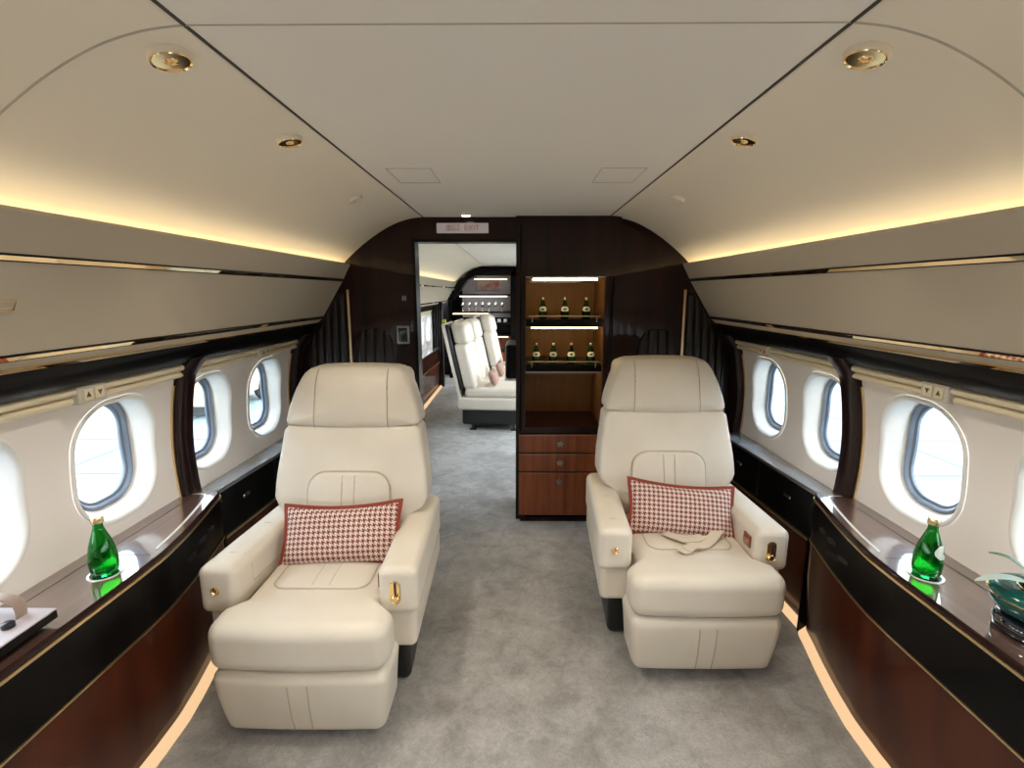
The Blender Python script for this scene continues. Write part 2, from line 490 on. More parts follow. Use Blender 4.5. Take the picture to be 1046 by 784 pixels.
# wall behind the viewer and the far wall
def section(inset=0):
    P = [(wall_x(z) + .01, z) for z in (0, .2, .4, .6, .8, 1.0, 1.1, 1.215)]
    P += [(1.42, 1.25), (1.34, 1.38), (1.26, 1.52), (1.19, 1.62)] + [(x + .004, z + .004) for x, z in reversed(SIDE)]
    return P
S = section()
bw = MB()
full = S + [(-x, z) for x, z in reversed(S)]
n = len(full)
bw.add([(x, Y0, z) for x, z in full] + [(x, Y0 - .05, z) for x, z in full], [tuple(range(n)), tuple(range(2 * n - 1, n - 1, -1))] + [(i, (i + 1) % n, n + (i + 1) % n, n + i) for i in range(n)])
tag(struct(bw.obj('wall_back', M['bin'], smooth=False)), 'cream wall closing the cabin behind the viewer', 'wall')

DL, DR, DT = -.645, .0, 1.885     # doorway
CABR = .65
fb = MB()
# left of the door, lintel and right of the cabinet in one outline each
def slab(poly, y0, y1, mi=0):
    n = len(poly)
    fb.add([(x, y0, z) for x, z in poly] + [(x, y1, z) for x, z in poly], [tuple(range(n)), tuple(range(2 * n - 1, n - 1, -1))] + [(i, n + i, n + (i + 1) % n, (i + 1) % n) for i in range(n)], mi)
slab([(DL, 0)] + [(-x, z) for x, z in S] + [(0.0, CZ + .004), (0.0, DT), (DL, DT)], YB, YB + .10)
slab([(CABR, 0)] + S + [(CABR - .02, CZ + .004)], YB, YB + .10)
tag(struct(fb.obj('wall_front', M['mahogany'], smooth=False)), 'dark lacquered mahogany bulkhead with an open doorway', 'wall')
jb = MB()
jb.box(DL - .012, DL + .006, YB - .012, YB + .112, 0, DT + .012)
jb.box(DL - .012, .0, YB - .012, YB + .112, DT - .006, DT + .012)
tag(struct(jb.obj('trim_3', M['black'], smooth=False)), 'black lacquered edging around the doorway', 'trim')

# ---------------------------------------------------------------- overhead bins, rails, pillars
BIN = [(1.285, 1.375), (1.255, 1.405), (1.252, 1.411), (1.108, 1.645), (1.105, 1.652), (1.058, 1.738), (1.060, 1.747), (1.071, 1.748), (1.080, 1.735), (1.122, 1.658), (1.15, 1.625), (1.27, 1.45), (1.31, 1.375)]
def run_bins(s, sd, y0, y1, label, detail=True):
    t = thing('overhead_bin', label, 'overhead bin', (s * 1.2, (y0 + y1) / 2, 1.37))
    L = Vector(t.location)
    def P(pr): return [(s * x - L.x, z - L.z) for x, z in pr]
    ys = (y0 - L.y, y1 - L.y)
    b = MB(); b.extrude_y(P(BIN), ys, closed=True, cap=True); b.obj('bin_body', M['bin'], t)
    def strip(c0, c1, th, name, mat):
        (xa, za), (xb, zb) = c0, c1
        nx, nz = -(zb - za), (xb - xa); l = math.hypot(nx, nz); nx, nz = nx / l * th, nz / l * th
        if nx > 0: nx, nz = -nx, -nz
        q = MB(); q.extrude_y(P([(xa - nx * .5, za - nz * .5), (xb - nx * .5, zb - nz * .5), (xb + nx, zb + nz), (xa + nx, za + nz)]), ys, closed=True, cap=True)
        q.obj(name, mat, t, smooth=False)
    strip((1.1142, 1.6362), (1.1046, 1.6534), .0022, 'shadow_gap', M['black'])
    strip((1.2575, 1.3995), (1.2472, 1.4165), .0022, 'shadow_gap', M['black'])
    strip((1.112, 1.640), (1.1065, 1.650), .0045, 'gold_trim', M['gold_mirror'])
    strip((1.2555, 1.403), (1.250, 1.413), .0045, 'gold_trim', M['gold_mirror'])
    strip((1.290, 1.370), (1.280, 1.379), .006, 'gold_trim', M['gold_mirror'])
    if detail:
        q = MB()
        yy = 1.115 - L.y
        for (a, c, w0, w1) in ((0, 0, -.035, .035),):
            def bp(u, y, h): # u along face from gold line up
                xx = 1.252 + (1.108 - 1.252) * u; zz = 1.411 + (1.645 - 1.411) * u
                nx, nz = -.853, -.522
                return (s * (xx + nx * h) - L.x, y, zz + nz * h - L.z)
            q.tube([bp(.50, yy + w0, .002), bp(.50, yy + w1, .002), bp(.60, yy + w1, .002), bp(.60, yy + w0, .002)], .0022, 6, closed=True)
        q.obj('bin_latch', M['gold_satin'], t)
    return t
run_bins(-1, 'left', Y0, YB - .002, 'long cream overhead bin with gold lines above the left windows')
run_bins(1, 'right', Y0, YB - .002, 'long cream overhead bin with gold lines above the right windows')
run_bins(-1, 'left', YB + .105, 8.93, 'cream overhead bin seen through the doorway in the far cabin', False)

for i, (s, sd, y0, y1, where) in enumerate(((-1, 'left', Y0, YB - .003, 'left'), (1, 'right', Y0, YB - .003, 'right'), (-1, 'left', YB + .105, 8.93, 'far cabin left'))):
    b = MB()
    b.extrude_y([(s * x, z) for x, z in ((1.418, 1.278), (1.375, 1.276), (1.366, 1.281), (1.292, 1.362), (1.296, 1.376), (1.33, 1.376), (1.43, 1.30))], (y0, y1), closed=True, cap=True)
    tag(struct(b.obj(f'trim_{4 + 2 * i}', M['black'], angle=60)), f'black lacquered band under the {where} overhead bin', 'trim')
    b = MB()
    for (cx, cz) in ((1.398, 1.261), (1.411, 1.231)):
        b.extrude_y([(s * (cx + .018 * math.cos(a)), cz + .0145 * math.sin(a)) for a in [2 * PI * q / 14 for q in range(14)]], (y0, y1), closed=True, cap=True)
    b.extrude_y([(s * x, z) for x, z in ((1.408, 1.28), (1.425, 1.212), (1.45, 1.212), (1.44, 1.28))], (y0, y1), closed=True, cap=True)
    tag(struct(b.obj(f'trim_{5 + 2 * i}', M['rail'], angle=50)), f'cream double rail above the {where} windows', 'trim')

# call buttons on the rails
def callbox(s, y, label):
    t = thing('call_button_panel', label, 'button panel', (s * 1.392, y, 1.247))
    tilt = math.atan2(.013, .030)
    t.rotation_euler = (0, 0, 0)
    b = MB(); b.softbox((s * .004, 0, 0), (.020, .055, .030), .006); b.obj('panel_plate', M['button'], t)
    for j, (dy, up) in enumerate(((-.022, 1), (.022, -1))):
        q = MB(); q.softbox((-s * .0165, dy * -s * -1, 0), (.004, .017, .019), .002)
        kb = q.obj('button', M['rail'], t)
        q = MB(); e = -s * .0215
        q.add([(e, dy - .009, -.008 * up), (e, dy + .009, -.008 * up), (e, dy, .009 * up), (e + s * .002, dy - .009, -.008 * up), (e + s * .002, dy + .009, -.008 * up), (e + s * .002, dy, .009 * up)],
              [(0, 1, 2), (3, 5, 4), (0, 3, 4, 1), (1, 4, 5, 2), (2, 5, 3, 0)])
        q.obj('button_icon', M['icon'], kb, smooth=False)
callbox(-1, 1.55, 'small cream panel with two arrow buttons above nearest window, left rail')
callbox(1, 1.59, 'small cream panel with two arrow buttons above nearest window, right rail')
callbox(-1, 2.66, 'small arrow button panel on left rail beyond the dark pillar')
callbox(1, 2.72, 'small arrow button panel on right rail beyond the dark pillar')

# dark pillars on the walls
def pillar(s, y0, y1, n, label, proud=.030):
    b = MB(); rows = []
    zs = [.60 + (1.30 - .60) * i / 24 for i in range(25)]
    for z in zs:
        zz = min(z, 1.215)
        x = wall_x(zz) - max(0, z - 1.215) * .75
        pr = [(.02, y0), (-proud * .7, y0), (-proud, y0 + .012), (-proud, y1 - .012), (-proud * .7, y1), (.02, y1)]
        rows.append([(s * (x + dx), y, z) for dx, y in pr])
    b.grid(rows, 0, close_v=True, cap=True)
    o = tag(struct(b.obj(f'trim_{n}', M['mahogany'], angle=50)), label, 'trim')
    for yy in (y0 - .006, y1):
        g = MB(); g.grid([[(s * (wall_x(min(z, 1.215)) - max(0, z - 1.215) * .75 + dx), y, z) for dx, y in ((.02, yy), (-.010, yy), (-.010, yy + .006), (.02, yy + .006))] for z in zs if z < 1.2], 0, close_v=True, cap=True)
        g.obj('gold_edge', M['gold_satin'], o, smooth=False)
pillar(-1, 2.005, 2.115, 10, 'dark glossy curved pillar between the windows of the left wall')
pillar(1, 2.005, 2.115, 11, 'dark glossy curved pillar between the windows of the right wall')
pillar(-1, 3.09, 3.196, 12, 'dark glossy pillar where left wall meets the bulkhead', .05)
pillar(1, 3.09, 3.196, 13, 'dark glossy pillar where right wall meets the bulkhead', .05)

# cove LED strips
for s, sd, y0, y1, lb in ((-1, 'left', Y0 + .02, YB - .02, 'warm light strip hidden behind the lip of the left overhead bin'), (1, 'right', Y0 + .02, YB - .02, 'warm light strip hidden behind the lip of the right overhead bin'),
                      (-1, 'left', YB + .12, 8.92, 'warm cove light strip in the far cabin beyond the doorway')):
    b = MB(); b.extrude_y([(s * 1.130, 1.644), (s * 1.156, 1.644), (s * 1.156, 1.656), (s * 1.130, 1.656)], (y0, y1), closed=True, cap=True)
    tag(b.obj('cove_light', M['cove'], smooth=False), lb, 'light strip')

# ---------------------------------------------------------------- recessed downlights
def downlight(x, y, r, label, mat_ring, lit, name='downlight', group=None):
    z = side_z(x) if abs(x) > .585 else CZ
    if abs(x) > .585:
        dz = (side_z(abs(x) + .02) - side_z(abs(x) - .02)) / .04; ang = math.atan(dz) * (1 if x > 0 else -1)
    else: ang = 0
    t = thing(name, label, 'ceiling light', (x, y, z), 0, group); t.rotation_euler = (0, -ang, 0)
    b = MB(); b.lathe([(r * 1.10, .002), (r * 1.10, -.006), (r * 1.07, -.010), (r * 1.04, -.012), (r * 1.0, -.013)], seg=48, cap=False)
    b.obj('trim_ring', M['ceil_side'] if not lit else mat_ring, t, angle=70)
    b = MB(); b.lathe([(r * 1.03, -.0122), (r * .99, -.0150), (r * .92, -.0130), (r * .74, -.0030), (r * .60, -.0016), (r * .03, -.001)], seg=48)
    b.obj('reflector', M['lamp'] if lit else mat_ring, t, angle=70)
    if not lit:
        b = MB(); b.lathe([(r * .56, -.0012), (r * .46, -.008), (r * .36, -.0135), (r * .22, -.015), (r * .16, -.010), (r * .03, -.009)], seg=28); b.obj('lamp_bulb', mat_ring, t)
    return t
def lamp(x, y, e, col=(1, .90, .76), size=.06, spot=112):  # spot beam; all but the lit one by the doorway are added fill
    z = (side_z(x) if abs(x) > .585 else CZ) - .035
    L = bpy.data.lights.new('spot_and_fill_beam', 'SPOT'); L.energy = e; L.color = col; L.spot_size = math.radians(spot); L.spot_blend = .6; L.shadow_soft_size = size
    o = bpy.data.objects.new('spot_and_fill_beam', L); COL.objects.link(o); o.location = (x, y, z)
    return o
E_FILL = 15.5
for s, sd in ((-1, 'left'), (1, 'right')):
    downlight(s * .67, 1.04, .036, f'large gold recessed ceiling light nearest the viewer on the {sd}', M['gold'], False)
    downlight(s * .675, 1.56, .034, f'second gold recessed ceiling light on the {sd} curved panel', M['gold'], False)
    downlight(s * .745, 2.38, .030, f'flush cream ceiling disc near the bulkhead on the {sd}', M['ceil_side'], False, 'ceiling_disc')
    for y in (1.04, 1.56, .2, -.8, -1.8): lamp(s * .67, y, E_FILL)  # added fill beams; the gold downlights themselves are unlit
downlight(-.30, 3.06, .026, 'small lit ceiling spot in front of the doorway sign', M['ceil_mid'], True, 'ceiling_spot')
lamp(-.30, 3.06, 3)
for y in (4.6, 6.0, 7.6): lamp(-.67, y, 1.5); lamp(.5, y, 1.5)  # added fill beams in the far cabin, without fixtures

# ---------------------------------------------------------------- sideboards
EDGE = [(-3.0, 1.205), (.9, 1.205), (1.45, 1.206), (1.62, 1.222), (1.80, 1.258), (1.95, 1.296), (2.04, 1.318), (2.075, 1.345)]
EDS = smooth_table(EDGE, 5)
def edge_x(y): return lerp_table(EDS, y)
def band(s, zx, ys=None, closed=False, mi=0, mb=None):
    """surface following the sideboard front; zx list of (offset from edge_x, z)"""
    mb = mb or MB(); ys = ys or [y for y, _ in EDS]
    mb.grid([[(s * (edge_x(y) + d), y, z) for d, z in zx] for y in ys], mi, close_v=closed, cap=closed); return mb
TZ = .690
def sideboard(s, sd, label):
    t = thing('sideboard', label, 'sideboard', (0, 0, 0))
    ys = [y for y, _ in EDS if y > -3.0]
    top = MB()
    top.grid([[(s * (edge_x(y) + .009), y, TZ), (s * (wall_x(TZ) + .01), y, TZ), (s * (wall_x(TZ) + .01), y, TZ - .05), (s * (edge_x(y) + .012), y, TZ - .05)] for y in ys], 0, close_v=True, cap=True)
    top.obj('worktop', M['tabletop'], t, smooth=False)
    nose = band(s, [(.010, TZ + .0005), (.005, TZ - .001), (.002, TZ - .005), (.001, TZ - .013), (.002, TZ - .030), (.03, TZ - .03)], ys, closed=True)
    nose.obj('worktop_nosing', M['mahogany'], t, angle=60)
    g = band(s, [(-.003, TZ - .016), (-.003, TZ - .025), (.006, TZ - .025), (.006, TZ - .016)], ys, closed=True); g.obj('gold_trim', M['gold_satin'], t, smooth=False)
    f = band(s, [(.002, TZ - .025), (.0, .60), (.004, .482), (.05, .482), (.05, TZ - .025)], ys, closed=True); f.obj('fascia', M['black'], t)
    g = band(s, [(-.001, .482), (-.001, .475), (.01, .475), (.01, .482)], ys, closed=True); g.obj('gold_trim', M['gold_satin'], t, smooth=False)
    w = band(s, [(.006, .475), (.010, .30), (.024, .12), (.034, .055), (.034, .022), (.08, .022), (.08, .475)], ys, closed=True); w.obj('front_panel', M['redwood'], t)
    # end cap towards the ledge
    e = MB(); e.box(*sorted((s * 1.33, s * (wall_x(.3) + .02))), 2.06, 2.074, .0, TZ - .052); e.obj('end_panel', M['black'], t, smooth=False)
    # lid outline and inlays on the worktop
    q = MB(); zz = TZ + .0006
    wl = wall_x(TZ)
    def line(pts, r=.0018): q.tube([(s * x, y, zz) for x, y in pts], r, 6, flat=.4)
    line([(edge_x(1.52) + .035, 1.52), (wl - .055, 1.52)]); line([(wl - .055, -1.0), (wl - .055, 1.99)], .0014)
    q.obj('worktop_groove', M['groove'], t)
    q = MB()
    q.tube([(s * x, y, zz) for x, y in smooth_table([(edge_x(1.56) + .040, 1.56), (edge_x(1.7) + .040, 1.70), (edge_x(1.85) + .042, 1.85), (edge_x(1.96) + .046, 1.96), (edge_x(2.02) + .062, 2.025), (wl - .04, 2.03)], 4)], .0055, 6, flat=.25)
    q.obj('worktop_inlay', M['inlay'], t)
    # power and control sockets on the fascia
    for (yy, w_, z_) in ((1.80, .030, .595), (1.90, .020, .590), (1.70, .030, .575), (1.78, .035, .545)):
        q = MB(); q.softbox((s * (edge_x(yy) - .0005), yy, z_), (.004, w_, .010), .0025)
        q.obj('control_socket', M['blackbase'], t)
    return t
sideboard(-1, 'left', 'glossy dark wood sideboard under the left windows holding the tray')
sideboard(1, 'right', 'glossy dark wood sideboard under the right windows holding the plant')

# floor light strips
for s, sd in ((-1, 'left'), (1, 'right')):
    b = MB(); ys = [y for y, _ in EDS if y > -3.0] + [2.4, 2.8, 3.15]
    rows = []
    for y in ys:
        x = (edge_x(y) if y < 2.07 else 1.335 - (y - 2.07) * .03)
        rows.append([(s * (x + .034), y, .030), (s * (x + .002), y, .004), (s * (x + .002), y, .001), (s * (x + .034), y, .001)])
    b.grid(rows, 0, close_v=True, cap=True)
    tag(b.obj('floor_light_strip', M['floorlight'], smooth=False), f'glowing amber floor light strip along base of the {sd} sideboard', 'light strip')

def ledge(s, sd, label, y0=2.078, y1=3.085, xa=1.365, xb=1.315):
    t = thing('side_ledge', label, 'side ledge', (0, 0, 0))
    ys = [y0 + (y1 - y0) * i / 8 for i in range(9)]
    def fx(y): return xa + (xb - xa) * (y - y0) / (y1 - y0)
    Z = .672
    b = MB(); b.grid([[(s * (fx(y) + d if d is not None else wall_x(Z) - .004), y, z) for d, z in ((.006, Z), (None, Z), (None, Z - .03), (.006, Z - .03))] for y in ys], 0, close_v=True, cap=True)
    b.obj('ledge_top', M['ledge'], t, smooth=False)
    b = MB(); b.grid([[(s * (fx(y) + d), y, z) for d, z in ((.006, Z + .001), (-.002, Z - .003), (-.003, Z - .012), (.006, Z - .012))] for y in ys], 0, close_v=True, cap=True)
    b.obj('chrome_edge', M['silver'], t)
    b = MB(); b.grid([[(s * (fx(y) + d), y, z) for d, z in ((.0, Z - .013), (.006, .44), (.05, .44), (.05, Z - .013))] for y in ys], 0, close_v=True, cap=True)
    b.obj('drawer_front', M['black'], t)
    b = MB(); b.grid([[(s * (fx(y) + d), y, z) for d, z in ((-.004, .44), (-.004, .428), (.012, .428), (.012, .44))] for y in ys], 0, close_v=True, cap=True)
    b.obj('gold_trim', M['gold_satin'], t, smooth=False)
    b = MB(); b.grid([[(s * (fx(y) + d), y, z) for d, z in ((.006, .428), (.02, .10), (.03, .03), (.07, .03), (.07, .428))] for y in ys], 0, close_v=True, cap=True)
    b.obj('lower_panel', M['redwood'], t)
    for yy in (y0 + .22, y0 + .7):
        b = MB(); b.softbox((s * (fx(yy) - .004), yy, .575), (.005, .030, .008), .003); b.obj('drawer_handle', M['chrome'], t)
    for yy in (y0 + .5,):
        b = MB(); b.box(*sorted((s * (fx(yy) - .001), s * (fx(yy) + .01))), yy - .002, yy + .002, .445, Z - .014); b.obj('drawer_gap', M['groove'], t, smooth=False)
    return t
ledge(-1, 'left', 'low black side ledge with drawers beyond the left sideboard')
ledge(1, 'right', 'low black side ledge with drawers beyond the right sideboard')
lg = ledge(-1, 'left', 'dark side ledge under the far cabin window beyond the doorway', 3.4, 8.02, 1.33, 1.26)
b = MB(); b.extrude_y([(-1.27, .030), (-1.235, .004), (-1.235, .001), (-1.27, .001)], (3.6, 8.1), closed=True, cap=True)
tag(b.obj('floor_light_strip', M['floorlight'], smooth=False), 'glowing amber floor light strip in the far cabin', 'light strip')

# ---------------------------------------------------------------- bulkhead fittings
def pleats(name, x0, x1, ztop, z0, label, npl, depth, yb=YB, yfn=None):
    b = MB(); rows = []; N = npl * 12
    for i in range(N + 1):
        u = i / N; x = x0 + (x1 - x0) * u
        y = yb - .006 - depth * abs(math.sin(PI * npl * u)) ** .6
        zt = ztop(x)
        rows.append([(x, yb - .001, z0), (x, y, z0)] + [(x, y, z0 + (zt - .02 - z0) * k / 6) for k in range(1, 7)] + [(x, y + .4 * (yb - y), zt - .004), (x, yb - .001, zt)])
    b.grid(rows, 0)
    return tag(b.obj(name, M['curtain'], angle=55), label, 'pleated panel')
def binline(x):   # underside of bins on the bulkhead
    ax = abs(x)
    return min(1.58, 1.405 + (1.255 - ax) * 1.62) - .02 if ax < 1.255 else 1.38 - (ax - 1.255) * 1.1 - .02
for s, sd in ((-1, 'left'), (1, 'right')):
    a, c = sorted((s * 1.105, s * 1.36))
    pleats('pleated_panel', a, c, binline, .0, f'black pleated leather panel between gold strip and pillar on the {sd}', 5, .017)
    a, c = sorted((s * .80, s * 1.05))
    pleats('pleated_panel', a, c, lambda x: 1.335 - .10 * ((abs(x) - .925) / .125) ** 4, .0, ('dark pleated leather panel between the wall screen and gold strip' if s < 0 else 'dark pleated leather panel between the drinks cabinet and gold strip'), 4, .016)
    b = MB(); b.softbox((s * 1.083, YB - .008, .80), (.0075, .008, .785), .004)
    tag(b.obj('gold_strip', M['gold_satin']), f'upright gold strip on the bulkhead behind the {sd} seat', 'trim strip')

t = thing('wall_screen', 'small grey framed control screen beside the doorway', 'screen', (-.735, YB - .001, 1.295))
b = MB(); b.softbox((0, -.008, 0), (.042, .009, .060), .006); b.obj('screen_frame', M['silver'], t)
b = MB(); b.softbox((0, -.0165, 0), (.029, .002, .045), .0015); b.obj('screen_glass', M['screen'], t)
t = thing('wall_switch', 'tiny dark switch plate above the control screen', 'switch', (-.72, YB - .001, 1.53))
b = MB(); b.softbox((0, -.004, 0), (.018, .004, .020), .002); b.obj('switch_plate', M['blackbase'], t)
for dx in (-.007, .007):
    b = MB(); b.softbox((dx, -.009, 0), (.005, .002, .014), .0015); b.obj('switch_rocker', M['silver'], t)

t = thing('exit_sign', 'pale lit sign with dull red letters above the doorway', 'sign', (-.335, YB - .001, 1.962))
b = MB(); b.softbox((0, -.010, 0), (.162, .010, .030), .004); b.obj('sign_panel', M['sign'], t)
cu = bpy.data.curves.new('sign_letters', 'FONT'); cu.body = '\u51fa\u53e3  EXIT'; cu.size = .046; cu.align_x = 'CENTER'; cu.align_y = 'CENTER'; cu.extrude = .0006
to = bpy.data.objects.new('sign_letters', cu); COL.objects.link(to)
bpy.context.view_layer.update()
dg = bpy.context.evaluated_depsgraph_get()
me = bpy.data.meshes.new_from_object(to.evaluated_get(dg)); bpy.data.objects.remove(to)
me.materials.clear(); me.materials.append(M['signtext'])
to = bpy.data.objects.new('sign_letters', me); COL.objects.link(to); to.parent = t; to.location = (0, -.0208, 0); to.rotation_euler = (PI / 2, 0, 0)

# ---------------------------------------------------------------- drinks cabinet
CX0, CX1, CY0, CY1 = .0, .65, 3.15, 3.60
t = thing('drinks_cabinet', 'tall dark wood drinks cabinet with lit bottle shelves beside the doorway', 'cabinet', (0, 0, 0))
NX0, NX1 = .060, .565
b = MB()
b.box(CX0, NX0, CY0, CY1, .03, CZ); b.box(NX1, CX1, CY0, CY1, .03, CZ); b.box(NX0, NX1, CY0, CY1, 1.66, CZ); b.box(NX0, NX1, CY1 - .02, CY1, .03, 1.66)
b.box(NX0, NX1, CY0, CY1 - .02, .645, .685)
b.box(CX0 + .03, CX1, CY0 + .03, CY1, 0, .03)
b.obj('carcass', M['mahogany'], t, smooth=False)
b = MB(); b.box(NX0, NX1, CY1 - .026, CY1 - .0205, .69, 1.655); b.box(NX0 + .0005, NX0 + .004, CY0 + .02, CY1 - .026, .69, 1.655); b.box(NX1 - .004, NX1 - .0005, CY0 + .02, CY1 - .026, .69, 1.655)
b.obj('niche_lining', M['niche'], t, smooth=False)
for zz in (1.395, 1.100):
    b = MB(); b.box(NX0 + .004, NX1 - .004, CY0 + .03, CY1 - .027, zz - .045, zz); sh = b.obj('shelf', M['black'], t, smooth=False)
    b = MB(); b.tube([(NX0 + .02, CY0 + .018, zz + .022), (NX1 - .02, CY0 + .018, zz + .022)], .004, 8)
    for xx in (NX0 + .045, NX1 - .045): b.tube([(xx, CY0 + .018, zz + .022), (xx, CY0 + .026, zz - .015)], .0035, 8)
    b.obj('guard_rail', M['gold_satin'], sh)
for zz, w in ((1.655, .205), (1.349, .215)):
    b = MB(); b.box((NX0 + NX1) / 2 - w, (NX0 + NX1) / 2 + w, CY0 + .035, CY0 + .050, zz - .012, zz - .001); b.obj('shelf_light', M['led'], t, smooth=False)
b = MB(); b.box(NX0 + .02, NX1 - .02, CY0 + .10, CY0 + .12, 1.051, 1.0549); b.obj('shelf_light', emit_mat('soft_led', (1, .66, .30), 9.0), t, smooth=False)
b = MB(); b.box(NX0, NX1, CY0 - .002, CY0 + .004, 1.660, 1.666); b.box(NX0, NX1, CY0 + .024, CY0 + .034, 1.045, 1.056); b.box(NX0, NX1, CY0 + .024, CY0 + .029, 1.345, 1.350)
b.obj('metal_edging', M['silver'], t, smooth=False)
for (z0, z1) in ((.512, .640), (.380, .508), (.065, .376)):
    b = MB(); b.softbox(((.02 + .60) / 2, CY0 - .008, (z0 + z1) / 2), (.29, .010, (z1 - z0) / 2 - .002), .004); d = b.obj('drawer', M['drawerwood'], t)
    b = MB(); b.box(.02, .60, CY0 - .0195, CY0 - .017, z1 - .007, z1 - .003); b.obj('drawer_edge', M['silver'], d, smooth=False)
    kx, kz = .295, (z0 + z1) / 2 if z1 - z0 < .2 else z1 - .065
    b = MB()
    b.lathe([(.004, -.018), (.004, -.030), (.010, -.034), (.010, -.040), (.002, -.042)], (kx, CY0, kz), 16, axis='Y')
    for q in range(5):
        a = 2 * PI * q / 5 + .3
        b.lathe([(.002, -.020), (.0075, -.024), (.0075, -.029), (.002, -.033)], (kx + .015 * math.cos(a), CY0, kz + .015 * math.sin(a)), 10, axis='Y')
    b.obj('drawer_knob', M['silver'], d)
b = MB()
b.tube([(.607, CY0 - .006, .06), (.607, CY0 - .006, 1.62), (.607, CY0 - .006, 1.66)], .011, 10)
b.tube([(.030, CY0 - .003, .66), (.030, CY0 - .003, 1.98)], .008, 10)
b.obj('stile_bead', M['black'], t)

# ---------------------------------------------------------------- bottles
def make_bottle(label, loc, scale=1.0, with_label=True, group=None):
    t = thing('water_bottle', label, 'bottle', loc, 0, group)
    out = [(.004, .003), (.028, .0), (.034, .004), (.0365, .014), (.0385, .035), (.0385, .055), (.036, .078), (.030, .104), (.0225, .128), (.0165, .146), (.0135, .158), (.0130, .168), (.0145, .170), (.0145, .174), (.0125, .176), (.0125, .182)]
    inn = [(r - .0035, h if i > 2 else h + .008) for i, (r, h) in enumerate(out) if r > .008]
    prof = [(r * scale, h * scale) for r, h in out] + [(r * scale, h * scale) for r, h in reversed(inn)]
    b = MB(); b.lathe(prof, seg=40); b.obj('bottle_glass', M['bottle'], t, angle=60)
    b = MB(); b.lathe([(.0155 * scale, .171 * scale), (.0165 * scale, .173 * scale), (.0165 * scale, .190 * scale), (.0150 * scale, .193 * scale), (.002, .1935 * scale)], seg=28); b.obj('bottle_cap', M['cap'], t)
    if with_label:
        b = MB(); rows = []
        for i in range(7):
            h = .070 + (.112 - .070) * i / 6
            r = lerp_table([(hh, rr) for rr, hh in out[1:]], h) + .0008
            w = math.radians(75) * math.sin(PI * (.18 + .64 * i / 6)) ** .8
            rows.append([(r * scale * math.sin(w * q), -r * scale * math.cos(w * q), h * scale) for q in [k / 8 - 1 for k in range(17)]])
        b.grid(rows); lb = b.obj('bottle_label', M['label'], t)
        b = MB(); rows = []
        for i in range(5):
            h = .080 + .018 * i / 4; r = lerp_table([(hh, rr) for rr, hh in out[1:]], h) + .0016
            w = math.radians(30) * math.sin(PI * (.06 + .88 * i / 4))
            rows.append([(r * scale * math.sin(w * q), -r * scale * math.cos(w * q), h * scale) for q in [k / 4 - 1 for k in range(9)]])
        b.grid(rows); b.obj('label_mark', M['mark'], lb)
    return t
BY = CY0 + .085
up = ['leftmost bottle on the upper lit shelf of drinks cabinet', 'middle bottle on the upper lit shelf of drinks cabinet', 'rightmost bottle on the upper lit shelf of drinks cabinet']
lo = ['leftmost bottle on the lower lit shelf of drinks cabinet', 'second bottle from the left on the lower cabinet shelf', 'third bottle from the left on the lower cabinet shelf', 'rightmost bottle on the lower lit shelf of drinks cabinet']
proto = None
for names, xs, zz, g in ((up, (.175, .318, .458), 1.3955, 'bottles on the upper cabinet shelf'), (lo, (.135, .247, .366, .497), 1.1005, 'bottles on the lower cabinet shelf')):
    for nm, x in zip(names, xs):
        if proto is None:
            proto = o = make_bottle(nm, (x, BY, zz), .72, True, g)
        else:
            o = copy_tree(proto); o.location = (x, BY, zz); o['label'] = nm; o['group'] = g
def coaster(x, y, label):
    t = thing('coaster_ring', label, 'coaster', (x, y, TZ + .0005))
    b = MB(); b.lathe([(.041, .0), (.048, .0), (.048, .0015), (.0465, .0025), (.041, .0015)], seg=48, cap=False); b.obj('ring', M['inlay'], t)
    b = MB(); b.lathe([(.001, .0), (.0405, .0), (.0405, .0015), (.001, .0015)], seg=40); b.obj('coaster_base', M['navy'], t)
b1 = make_bottle('green glass water bottle with gold cap on the sideboard near the tray', (-1.305, 1.41, TZ + .002), 1.0, False)
b2 = make_bottle('green glass water bottle with gold cap on the sideboard near the plant', (1.295, 1.42, TZ + .002), 1.0, True)
for c in children(b2):
    if c.name.startswith('bottle_label'): c.rotation_euler = (0, 0, math.radians(55))
coaster(-1.305, 1.41, 'pale metal coaster ring under the bottle near the tray')
coaster(1.295, 1.42, 'pale metal coaster ring under the bottle near the plant')

